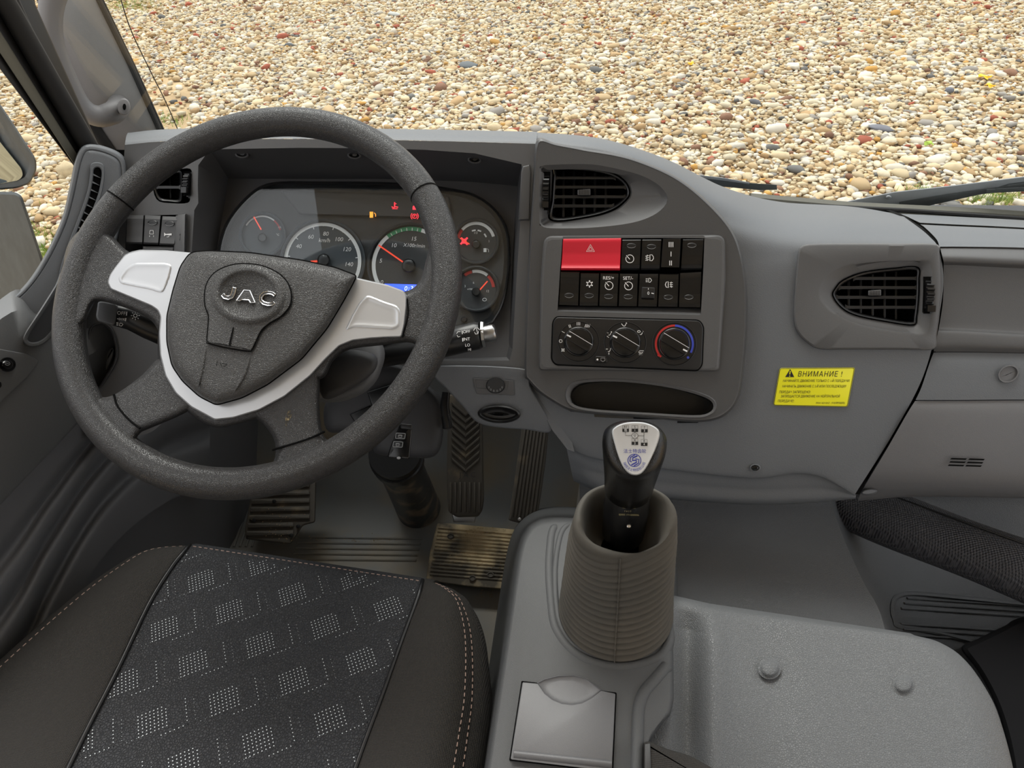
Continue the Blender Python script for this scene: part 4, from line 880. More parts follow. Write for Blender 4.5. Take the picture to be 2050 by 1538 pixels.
# ------------------------------------------------------------------ steering wheel
def wheel():
    C = W.P; U = Vector((1, 0, 0)); V = W.n.cross(U)
    root = thing('steering_wheel', C-W.n*.06, 'large black four-spoke steering wheel with silver trim and badged hub', 'steering wheel')
    m = MB(); m.torus(C, U, V, .2215, .0172, 160, 24, rn=.0172); m.build('rim', M['leather'], root, smooth=80)
    # finger swellings and leather seams
    for a in (math.degrees(math.atan2(1, 1.55))+1, 150):
        m = MB(); a = math.radians(a); m.torus(C, U, V, .2215, .0176, 3, 24, a-.004, a+.004, .0176); m.build('leather_seam', M['void'], root)
    # spokes
    sp = [
     ([(150, 470), (188, 452), (222, 470), (262, 506), (340, 520), (400, 560), (400, 700), (330, 690), (318, 665), (300, 640), (255, 618), (205, 604), (185, 610), (172, 640), (150, 660), (128, 640), (128, 520)], 'spoke'),
     ([(884, 440), (866, 470), (853, 520), (838, 566), (800, 585), (700, 580), (620, 640), (560, 740), (640, 760), (668, 722), (700, 700), (760, 692), (820, 686), (838, 700), (848, 720), (880, 690), (905, 620), (912, 540), (905, 470)], 'spoke'),
     ([(158, 740), (170, 775), (190, 792), (225, 792), (280, 755), (322, 715), (350, 735), (420, 800), (380, 822), (348, 838), (300, 858), (280, 868), (272, 888), (290, 915), (330, 960), (270, 935), (200, 870), (160, 800), (145, 760)], 'spoke'),
     ([(470, 960), (520, 948), (546, 926), (552, 900), (546, 875), (528, 850), (500, 820), (560, 770), (640, 720), (640, 760), (640, 820), (644, 860), (655, 880), (680, 884), (715, 872), (740, 860), (720, 905), (640, 950), (560, 975)], 'spoke')]
    prof = [(10, -.022), (4, -.018), (0, -.010), (-.5, -.004), (1.5, .003), (5, .0075), (10, .010), (16, .011)]
    prof = [(6, -.022), (1, -.016), (0, -.008), (1, -.001), (3.5, .004), (8, .007), (13, .008)]
    for o, nm in sp:
        m = MB(); m.pillow(W, catmull(o, 120), [(0, -.006), (1, -.001), (3, .0035), (7, .0068), (13, .0082), (20, .0088)], 3.2, hb=[-.014, -.022]); m.build(nm, M['leather'], root, smooth=60)
    # hub body (black rim of leather around the silver)
    hub = catmull([(330, 560), (318, 650), (316, 720), (328, 762), (350, 800), (385, 832), (432, 856), (480, 848), (530, 832), (585, 802), (630, 765), (665, 722), (690, 650), (700, 590), (560, 530), (420, 515)], 90)
    m = MB(); m.prof(W, hub, [(14, -.075), (8, -.05), (0, -.02), (0, -.004), (4, .005), (9, .007)]); m.build('hub_body', M['leather'], root, smooth=60)
    # silver trim
    st = [(214.6, 565), (220, 550), (230, 535), (249, 511), (262, 504), (280, 500), (331, 501), (384, 506), (440, 530), (560, 560), (680, 570), (713, 556), (722, 558), (775, 570), (808, 582), (814.5, 592), (814, 615), (810, 650), (804, 675), (770, 676), (740, 678), (706, 682), (679, 693), (652, 719), (621, 753), (570, 794), (518.5, 821.5), (467, 837), (430, 841), (382, 815), (351, 787), (331, 753), (320.5, 712), (318, 668), (321, 635), (316, 622), (303, 613), (262, 596), (221, 579)]
    st = rpoly(st, 4, 2)
    m = MB(); m.prof(W, st, [(0, -.004), (0, .008), (.8, .0105), (2.5, .0118)]); m.build('silver_trim', M['silver'], root, label='silver painted spoke and hub surround', smooth=30)
    # raised inset outlines of the wings
    for o in ([(236, 556), (250, 536), (268, 526), (330, 526), (345, 530), (338, 560), (325, 588), (300, 580), (240, 568)],
              [(735, 590), (770, 604), (795, 612), (802, 622), (802, 652), (790, 660), (712, 655), (690, 662), (705, 630), (720, 604)]):
        o = rpoly(o, 8, 4); m = MB(); m.pillow(W, o, [(0, .0117), (1.5, .0126), (4, .0129), (9, .0122), (14, .0119), (20, .0119)], 2.2, hb=.010); m.build('wing_inset', M['silver'], root, smooth=50)
    # airbag pad
    pd = rpoly([(381, 505), (416, 502), (501, 506), (604, 521), (672, 536), (714, 552), (706, 569), (686, 606), (655, 657.6), (604, 719), (536, 770), (484, 797), (433, 811), (399, 794), (365, 763), (344, 732), (334, 685), (334, 633), (346, 582), (361, 533)], [12, 10, 10, 10, 10, 6, 8, 10, 10, 10, 10, 10, 8, 10, 10, 10, 10, 10, 10, 12], 4)
    m = MB(); m.prof(W, pd, [(-1.5, .006), (-1.5, .0125), (0, .0125)], cap1=True); m.build('pad_gap', M['void'], root)
    m = MB(); m.pillow(W, inset(pd, 1), [(0, .018), (1.5, .0208), (4, .0232), (9, .0258), (18, .0280), (30, .0292), (44, .0295)], 3.2, hb=.010); m.build('airbag_pad', M['pad'], root, smooth=60)
    H = W.off(.0297)
    # two creases running down from the badge
    for a in ([(414, 690), (405, 740), (396, 776)], [(503, 706), (490, 750), (468, 786)]):
        m = MB(); m.tube([H.at(x, y, -.0010) for x, y in catmull(a, 10, False)], [.0004, .0015, .002, .0022, .0022, .0022, .002, .0015, .001, .0003], 8); m.build('pad_crease', M['pad'], root, smooth=80)
    # badge cover: disc with a tail
    cov = catmull([(409, 596), (412, 572), (424, 551), (444, 537), (470, 529), (497, 528), (525, 532), (551, 543), (570, 558), (581, 577), (584, 598), (579, 616), (563, 634), (540, 648), (524, 662), (514, 682), (505, 700), (498, 703.5), (455, 697), (418, 688), (414, 683), (416, 655), (417, 632), (411, 616)], 100)
    m = MB(); m.ribbon(H, cov, 2.2, .0012, True); m.build('badge_gap', M['void'], root)
    m = MB(); m.prof(H, inset(cov, 1.2), [(0, -.002), (0, .001), (1, .0021), (3, .0025)]); bc = m.build('badge_cover', M['pad'], root, smooth=50)
    B = H.off(.0025); c = (496, 590)
    m = MB(); m.rings_px(B, [(circ(*c, 76, 59, 60, 4), 0), (circ(*c, 70, 54, 60, 4), .0022), (circ(*c, 63, 49, 60, 4), .0032), (circ(*c, 58, 46, 60, 4), .0022), (circ(*c, 54, 43, 60, 4), .0004)]); m.build('badge_ring', M['pad'], root, smooth=80)
    def z6(l): return [(160+x/2.9286, 480+y/2.9286) for x, y in l]
    T = B.off(.0006)
    def thick(c, wd):
        a, b = [], []
        for k in range(len(c)):
            d = np.array(c[min(k+1, len(c)-1)], float)-np.array(c[max(k-1, 0)], float); d /= np.linalg.norm(d); q = np.array([-d[1], d[0]])*wd/2; a.append(tuple(np.array(c[k])+q)); b.append(tuple(np.array(c[k])-q))
        return a+b[::-1]
    for l in (thick([(906, 282), (899, 315), (890, 334), (870, 341), (848, 336), (838, 322)], 20),
              [(962, 295), (996, 298), (1027, 368), (1001, 370), (990, 354), (950, 351), (936, 360), (918, 357)],
              thick([(1143, 325), (1128, 314), (1104, 310), (1078, 316), (1062, 333), (1060, 354), (1076, 372), (1102, 379), (1126, 378), (1140, 368)], 15)):
        l = z6(l); m = MB(); m.slab(T, l, -.0006, .0016, .6, 1); lt = m.build('letter', M['pad'], root)
        m = MB(); q = [T.at(x, y, .0015) for x, y in l]+[T.at(*l[0], .0015)]; m.tube(q, .00058, 6); m.build('chrome_edge', M['chrome'], lt, label='chrome letter outline')
    m = MB(); m.patch(H, rpoly(z6([(896, 513), (905, 513), (882, 622), (870, 622)]), 1.5), .0032); m.build('slot', M['void'], root)
    m = MB()
    for l in ([(806, 712), (800, 742)], [(822, 720), (830, 742), (856, 742), (862, 728)], [(834, 727), (862, 730)]): m.ribbon(H, z6(l), 1.1, .0012)
    m.build('horn_mark', M['void'], root)
    # seams where the lower spokes meet the rim
    for l in (catmull([(228, 790), (235, 812), (256, 838), (280, 858)], 12, False), catmull([(545, 901), (580, 891), (620, 878), (650, 864)], 12, False)): m = MB(); m.tube([W.at(x, y, .0086) for x, y in l], .0012, 6); m.build('spoke_seam', M['void'], root)
    m = MB(); m.tube([W.at(x, y, .0090) for x, y in catmull([(815, 598), (817, 630), (806, 676)], 8, False)], .0008, 6)
    m.build('spoke_seam', M['void'], root)
    m = MB(); m.patch(W, catmull([(575, 826), (581, 822), (584, 832), (576, 846), (573, 856), (571, 842)], 16), .0088); m.build('dried_mud', mat('dried mud', sr(150, 136, 106), .9), root)
wheel()

# ------------------------------------------------------------------ steering column, stalks, key
def column():
    root = thing('steering_column', (-.40, .95, .45), 'black plastic steering column with round shroud and rubber base boot', 'steering column')
    A = W.P-W.n*.07; B = FLOOR.at(838, 1028)+Vector((0, .01, 0)); ax = (B-A).normalized()
    # shroud behind the wheel
    S1 = W.off(-.085)
    m = MB(); m.prof(S1, catmull([(480, 700), (560, 600), (700, 610), (766, 690), (762, 745), (738, 780), (700, 800), (655, 806), (600, 790), (520, 780)], 70), [(10, -.10), (4, -.06), (0, -.02), (2, 0), (8, .008), (18, .012)]); m.build('round_shroud', M['pod'], root, smooth=60)
    S2 = W.off(-.05); m = MB(); m.prof(S2, catmull([(640, 742), (646, 712), (700, 700), (752, 712), (748, 745), (700, 780), (655, 800), (640, 780)], 40), [(0, -.02), (0, -.004), (4, .003), (12, .006)]); m.build('shroud_boss', M['recess'], root, smooth=60)
    L = facing(800, 850, 1.10, 40)
    m = MB(); m.prof(L, catmull([(652, 806), (700, 770), (742, 728), (800, 730), (845, 762), (884, 800), (888, 860), (872, 912), (812, 916), (752, 908), (745, 880), (700, 866), (655, 862)], 70), [(8, -.12), (2, -.06), (0, -.02), (2, -.004), (8, .003), (20, .006)]); m.build('lower_shroud', M['recess'], root, smooth=60)
    m = MB(); m.slab(L, [(735, 785), (790, 768), (798, 772), (790, 800), (745, 815)], 0, .02, 3); m.slab(L, [(700, 830), (740, 812), (752, 840), (720, 860)], 0, .012, 3); m.build('bracket', M['black'], root)
    # collar and floor tube
    c = pt(798, 925, 1.32); e = B; d = (e-c).normalized(); r1 = .046
    m = MB(); m.tube([c-d*.05, c-d*.03, c-d*.028, c-d*.006, c-d*.004, c+d*.012, c+d*.014], [r1, r1, r1*1.06, r1*1.04, r1*.95, r1*.93, r1*.86], 40); m.build('rubber_collar', M['black'], root, smooth=40)
    m = MB(); m.tube([c, c+(e-c)*.35, c+(e-c)*.8, e-d*.004, e], [.041, .043, .047, .049, .044], 40); m.build('floor_tube', M['col'], root, smooth=50)
    m = MB(); m.tube([L.at(893, 786, .01), L.at(890, 815, .012), L.at(896, 858, .014)], [.006, .007, .0075], 14); m.build('tilt_lever', M['black'], root, label='small ribbed black lever')
    m = MB()
    for k in range(8): m.torus(L.at(892+k*.5, 826+k*4, .0135), Vector((1, 0, 0)), Vector((0, 0, 1)).cross(Vector((1, 0, 0))), .007, .0008, 16, 6)
    m.build('lever_rib', M['recess'], bpy.data.objects['tilt_lever'])
    # left stalk
    t = thing('light_stalk', pt(330, 665, .92), 'black light switch stalk with a square end left of the steering column', 'stalk')
    Ls = facing(250, 630, .90, 50)
    P = [Ls.at(228, 630, 0), Ls.at(262, 637, 0), Ls.at(300, 652, -.012), Ls.at(350, 672, -.03), Ls.at(430, 690, -.05)]
    m = MB(); m.tube(P, [.0135, .015, .0175, .019, .02], 24, sq=1, nrm=W.n); m.build('stalk_arm', M['black'], t, smooth=60)
    m = MB(); m.slab(Ls, rpoly([(192, 634), (196, 605), (203, 603), (233, 608), (237, 615), (231, 648), (226, 652), (196, 643)], 4), -.016, .015, 4, 4, back=True); m.build('square_knob', M['pod'], t, label='square dark grey turning knob', smooth=50)
    LT = Ls.off(.0168); m = MB(); m.text(LT, 'OFF', 243, 627, 10, 5, 0, 0); m.ribbon(LT, [(254, 624), (253, 632)], 2, 0); m.ribbon(LT, circ(271, 632, 3.6, 3.4, 14), 1.1, 0, True)
    for a in range(0, 360, 45):
        q = math.radians(a); m.ribbon(LT, [(271+6*math.cos(q), 632+6*math.sin(q)), (271+9*math.cos(q), 632+9*math.sin(q))], 1.1, 0)
    m.text(LT, '=DOE', 242, 639, 6, 5, 0, .0); m.ribbon(LT, [(252, 637), (251, 643)], 2, 0)
    m.ribbon(LT, [(240, 647), (244, 647.5), (246, 650), (243, 653), (239, 652)], 1.1, 0, True)
    for k in range(3): m.ribbon(LT, [(233, 646+k*2.4), (237, 646.5+k*2.4)], 1, 0)
    m.build('print', M['white'], t)
    # right stalk
    t = thing('wiper_stalk', pt(880, 690, .95), 'black wiper stalk with a silver end button right of the steering column', 'stalk')
    Rs = facing(960, 670, .955, 50); P = [Rs.at(984, 669), Rs.at(962, 671), Rs.at(955, 672), Rs.at(925, 679), Rs.at(895, 688, -.008), Rs.at(840, 700, -.03), Rs.at(760, 715, -.06)]
    m = MB(); m.tube(P[1:], [.0165, .0185, .0185, .0178, .016, .015], 28, nrm=W.n); m.build('stalk_arm', M['black'], t, smooth=60)
    m = MB(); m.tube([Rs.at(966, 670, .001), Rs.at(971, 669.5, .001)], [.0185, .0175], 8, nrm=W.n); m.build('end_collar', M['steel'], t, label='silver end collar')
    m = MB(); m.tube([Rs.at(968, 670, .003), Rs.at(990, 666, .006), Rs.at(992, 665.5, .006)], [.0115, .0112, .009], 24, nrm=W.n); m.build('end_button', M['steel'], t, label='silver push button', smooth=50)
    RL = Rs.off(.0192); m = MB(); m.text(RL, 'OFF', 934, 664, 8.5, -4, 0, 0); m.ribbon(RL, [(925, 662), (925.6, 669)], 1.6, 0); m.text(RL, 'INT', 934, 679, 8.5, -4, 0, -.001); m.ribbon(RL, [(926, 677), (926.6, 684)], 1.6, -.001); m.text(RL, 'LO', 936, 691, 8, -4, 0, -.004); m.text(RL, 'HI', 940, 700, 7, -4, 0, -.008)
    m.ribbon(RL, [(948, 662), (951, 657), (957, 657), (960, 661)], 1.1, 0); m.ribbon(RL, [(950, 665), (952, 669), (957, 668), (958, 663)], 1.1, 0); m.ribbon(RL, [(954, 659), (956, 667)], 1, 0); m.patch(RL, [(962, 664), (967, 661), (967, 667)], 0)
    m.ribbon(RL, [(914, 668), (917, 664), (922, 664)], 1, 0); m.ribbon(RL, [(915, 671), (917, 675), (921, 674)], 1, 0)
    m.build('print', M['white'], t)
    # key fob
    KP = facing(808, 885, 1.02, 45); o = rpoly([(801, 848), (826, 850), (820, 920), (775, 916), (783, 890)], 5)
    t = thing('key_fob', KP.at(800, 915), 'black remote key fob hanging in the ignition below the steering wheel', 'key')
    m = MB(); m.slab(KP, o, -.012, .0, 3, 3, back=True); m.build('fob_body', M['gloss'], t)
    m = MB(); m.slab(KP, rpoly([(802, 848), (826, 850), (825, 861), (801, 858)], 3), 0, .003, 2); m.build('key_hinge', M['black'], t)
    for c_ in ((801, 873), (796, 890)):
        q = [(c_[0]-9, c_[1]-7), (c_[0]+12, c_[1]-6), (c_[0]+10, c_[1]+7), (c_[0]-11, c_[1]+6)]
        m = MB(); m.slab(KP, rpoly(q, 2), 0, .0012, 1); b = m.build('fob_button', M['black'], t)
        m = MB(); m.ribbon(KP, rpoly(inset(q, 1.2), 2), 1.1, .0015, True); m.ribbon(KP, [(c_[0]-3, c_[1]-2), (c_[0]-3, c_[1]+3), (c_[0]+3, c_[1]+3), (c_[0]+3, c_[1]-2), (c_[0]-3, c_[1]-2)], 1.2, .0015); m.ribbon(KP, [(c_[0]-4, c_[1]-1), (c_[0]+5, c_[1]-1)], 1, .0015); m.build('button_mark', M['dimwhite'], b)
    m = MB(); m.prof(KP, circ(798, 917, 5, 3.6, 12), [(0, -.002), (0, .002), (1, .003)]); m.build('key_ring_boss', M['steel'], t)
column()
# ------------------------------------------------------------------ switches
SWP = D
def quad(x0, y0, x1, y1, lean=0): return [(x0, y0), (x1, y0+.3), (x1-lean, y1+.3), (x0-lean, y1)]
def rocker(q, label, profile, matl=None, group='rocker switches in the centre stack', icon=None, lens=None, name='rocker_switch', P=None, rows=None):
    """q: four corners px (tl,tr,br,bl); profile: list of (fraction down, height)"""
    P = P or D; tl, tr, br, bl = [np.array(p, float) for p in q]
    def at(s, t): return tuple((1-t)*((1-s)*tl+s*tr)+t*((1-s)*bl+s*br))
    root = thing(name, P.at(*at(.5, 1), profile[-1][1]-.02), label, 'switch', group)
    wpx = np.linalg.norm(tr-tl); e = .9/wpx; m = MB(); rings = []
    ts = [0]+[.012+.976*k/18 for k in range(19)]+[1]
    for t in ts:
        h = float(np.interp(t, [p[0] for p in profile], [p[1] for p in profile])); dd = .0012 if 0 < t < 1 else 0; hb = h if 0 < t < 1 else h-.0012
        row = [(0, -.02), (0, hb-.0012*(1 if dd else 0)), (e, hb), (1-e, hb), (1, hb-.0012*(1 if dd else 0)), (1, -.02)]
        rings.append([P.at(*at(s, t), hh) for s, hh in row])
    rings = [[P.at(*at(s, 0), -.02) for s in (0, 0, e, 1-e, 1, 1)]]+rings+[[P.at(*at(s, 1), -.02) for s in (0, 0, e, 1-e, 1, 1)]]
    m.loft(rings, closed=False); m.build('rocker_body', matl or M['gloss'], root, smooth=28)
    H = lambda t: float(np.interp(t, [p[0] for p in profile], [p[1] for p in profile]))
    if lens:
        s, t = lens; x, y = at(s, t); m = MB(); m.prof(P, circ(x, y, 9.5, 4.6, 20), [(0, H(t)-.001), (0, H(t)+.0012), (1, H(t)+.0018), (3, H(t)+.0018)]); m.build('lamp_lens', M['black'], root)
        m = MB(); m.ribbon(P, [(x-8.5, y+1.5), (x-5, y+4), (x, y+4.8), (x+5, y+4), (x+8.5, y+1.5)], .9, H(t)+.0016); m.build('lens_rim', M['dimwhite'], root)
    if icon:
        s, t, fn = icon; x, y = at(s, t); m = MB(); fn(m, P, x, y, H(t)+.0009); m.build('icon', M['white'], root)
    return root
def i_cruise(m, P, x, y, h):
    m.ribbon(P, [(x+8*math.cos(math.radians(a)), y-8*math.sin(math.radians(a))) for a in range(120, -211, -22) if True][:16], 1.3, h)
    m.ribbon(P, [(x-7, y-7), (x, y+1)], 1.4, h)
def i_fog(m, P, x, y, h):
    m.ribbon(P, [(x, y-6), (x+4, y-6), (x+7, y-2), (x+7, y+2), (x+4, y+6), (x, y+6)], 1.5, h, True)
    for k in (-4, 0, 4): m.ribbon(P, [(x-9, y+k+1), (x-2, y+k-.5)], 1.2, h)
    m.ribbon(P, [(x-5, y-6), (x-6.5, y), (x-5, y+6)], 1.1, h)
def i_rfog(m, P, x, y, h):
    m.ribbon(P, [(x-1, y-6), (x-5, y-5), (x-7, y), (x-5, y+5), (x-1, y+6)], 1.5, h, True)
    for k in (-4, 0, 4): m.ribbon(P, [(x+2, y+k), (x+8, y+k)], 1.2, h)
    m.ribbon(P, [(x+5, y-6), (x+4, y), (x+5.5, y+6)], 1.1, h)
def i_snow(m, P, x, y, h):
    m.ribbon(P, circ(x, y, 4, 4, 10), 1.2, h, True)
    for a in range(0, 360, 60):
        q = math.radians(a+30); m.patch(P, circ(x+6*math.cos(q), y-6*math.sin(q), 1.5, n=7), h)
def i_beam(m, P, x, y, h):
    m.ribbon(P, [(x, y-4), (x+3, y-4), (x+6, y), (x+3, y+4), (x, y+4)], 1.1, h, True)
    for k in (-3, 0, 3): m.ribbon(P, [(x-6, y+k), (x-2, y+k)], 1, h)
def i_rom(m, P, x, y, h):
    m.text(P, 'III', x, y-17, 15, h=h); m.text(P, 'I', x, y+2, 14, h=h); m.text(P, 'II', x-1, y+20, 14, h=h)
def i_txt(t, fn):
    def f(m, P, x, y, h): m.text(P, t, x-1, y-14.5, 9.5, h=h+.0024); fn(m, P, x, y+1, h)
    return f
def i_tri(m, P, x, y, h):
    m.ribbon(P, [(x, y-8), (x+8, y+6), (x-8, y+6)], 1.2, h, True); m.ribbon(P, [(x, y-3.5), (x+4, y+3.5), (x-4, y+3.5)], 1.1, h, True)
def switches():
    up = [(0, .013), (.12, .0165), (.3, .0165), (.6, .014), (.82, .0145), (.94, .013), (1, .010)]
    lo = [(0, .0145), (.1, .0165), (.35, .0150), (.7, .0135), (.85, .015), (1, .014)]
    def Q(x0, x1, y0, y1, l): return [(x0, y0), (x1, y0-.006*(x1-x0)), (x1-l, y1), (x0-l, y1)]
    rocker([(1127.5, 475), (1244, 473.5), (1241, 541.5), (1123, 541)], 'wide red hazard warning rocker switch with a white triangle', [(0, .015), (.1, .018), (.5, .0155), (.86, .0165), (.93, .0195), (1, .016)], M['hazard'], icon=(.48, .35, i_tri), name='hazard_switch')
    rocker([(1245.5, 473.5), (1284, 473.2), (1281, 541.5), (1242.5, 541.5)], 'black cruise control rocker switch directly right of the red hazard switch', up, icon=(.45, .66, i_cruise), lens=(.5, .27))
    rocker([(1285.5, 473.2), (1325, 473), (1321, 541.5), (1282.5, 541.5)], 'black rocker switch with a fog lamp symbol in the upper row', up, icon=(.45, .63, i_fog), lens=(.5, .3))
    rocker([(1327, 478), (1363.5, 477.5), (1360, 536), (1323, 535.5)], 'protruding black three-position switch marked III I II', [(0, .02), (1, .022)], icon=(.5, .5, i_rom))
    rocker([(1367, 472.6), (1409.5, 472), (1405.5, 541), (1362.5, 541.5)], 'blank black rocker switch at the right end of the upper row', up, lens=(.45, .27))
    rocker([(1122, 543.5), (1160.5, 544), (1158, 612.5), (1118.5, 611)], 'blank black rocker switch at the left end of the lower row', lo, lens=(.5, .7))
    rocker([(1162, 546.5), (1200, 547), (1197.5, 613), (1159.5, 612.5)], 'black rocker switch with a snowflake symbol in the lower row', lo, icon=(.5, .33, i_snow), lens=(.5, .68))
    rocker([(1201.5, 547), (1239, 547.5), (1236, 613.5), (1199, 613)], 'black cruise rocker switch marked RES/+ in the lower row', lo, icon=(.5, .36, i_txt('RES/+', i_cruise)), lens=(.5, .7))
    rocker([(1240.5, 547.5), (1278, 548), (1275.5, 614), (1238, 613.5)], 'black cruise rocker switch marked SET/- in the lower row', lo, icon=(.5, .36, i_txt('SET/-', i_cruise)), lens=(.5, .7))
    r = rocker([(1280, 548), (1318.5, 548), (1315.5, 614.5), (1277, 614)], 'black headlamp levelling switch with a small numbered wheel in the lower row', lo, icon=(.5, .2, i_beam))
    m = MB(); m.slab(D, rpoly([(1285, 575), (1311, 576), (1310, 598), (1284, 597)], 2), .0140, .0175, 1.5, 3); wh = m.build('level_wheel', M['black'], r)
    m = MB(); m.text(D, '0', 1298, 587, 9, h=.0180); m.ribbon(D, [(1304, 587), (1309, 588)], 1.5, .0180); m.ribbon(D, [(1298, 577), (1298, 580)], 1, .018); m.build('wheel_mark', M['white'], r)
    rocker([(1320, 548), (1359.5, 548), (1357, 615), (1317, 614.5)], 'black rocker switch with a rear fog lamp symbol in the lower row', lo, icon=(.5, .33, i_rfog), lens=(.5, .7))
    rocker([(1361, 546.5), (1404.5, 544), (1402, 616), (1358.5, 615.5)], 'blank black rocker switch at the right end of the lower row', lo, lens=(.45, .7))
    m = MB(); m.plate(D, [(1121, 466), (1415, 465), (1408, 630), (1114, 624)], [], -.019); m.build('switch_tray', M['void'], DASH)
    m = MB(); m.loft([[D.at(x, y, .0165) for x, y in ((1115.5, 623.5), (1403, 631))], [D.at(x, y, .002) for x, y in ((1118, 613), (1402, 617))]], closed=False); m.build('switch_sill', M['pod'], DASH)
    # left pair by the driver vent
    lg = 'rocker switches left of the steering column'
    def i_horn(m, P, x, y, h): m.patch(P, [(x-8, y-4), (x-5, y-1), (x+7, y-2), (x+7, y+2), (x-5, y+1), (x-8, y+4)], h); m.ribbon(P, [(x+2, y+2), (x+1, y+5), (x-3, y+5)], 1, h)
    def i_lamp(m, P, x, y, h): m.ribbon(P, [(x-3, y-6), (x+3, y-6), (x+4, y+1), (x-4, y+1)], 1.1, h, True); m.ribbon(P, [(x-4, y+4), (x-4, y+7)], 1.1, h); m.ribbon(P, [(x+4, y+4), (x+4, y+7)], 1.1, h)
    pr = [(0, .006), (.12, .009), (.35, .0075), (.75, .008), (.93, .010), (1, .006)]
    rocker([(325, 433), (357, 434), (349, 492), (319, 491)], 'dark grey rocker switch with a horn symbol left of the column', pr, M['bezel'], lg, (.5, .62, i_horn), (.5, .24))
    rocker([(290, 431), (322, 432), (317, 490), (287, 489)], 'dark grey rocker switch with a lamp symbol beside the horn switch', pr, M['bezel'], lg, (.5, .62, i_lamp), (.5, .24))
    rocker([(254, 431), (288, 431), (285, 489), (252, 488)], 'plain dark grey switch blank partly behind the steering wheel rim', pr, M['bezel'], lg)
    rocker([(286, 493), (348, 494), (342, 535), (284, 533)], 'lower dark grey switch blank just above the silver wheel trim', pr, M['bezel'], lg)
    m = MB(); m.slab(D, [(352, 432), (372, 428), (370, 520), (346, 520)], -.002, .010, 6, 4); m.build('switch_rib', M['pod'], DASH, smooth=60)
    # small screws etc.
switches()

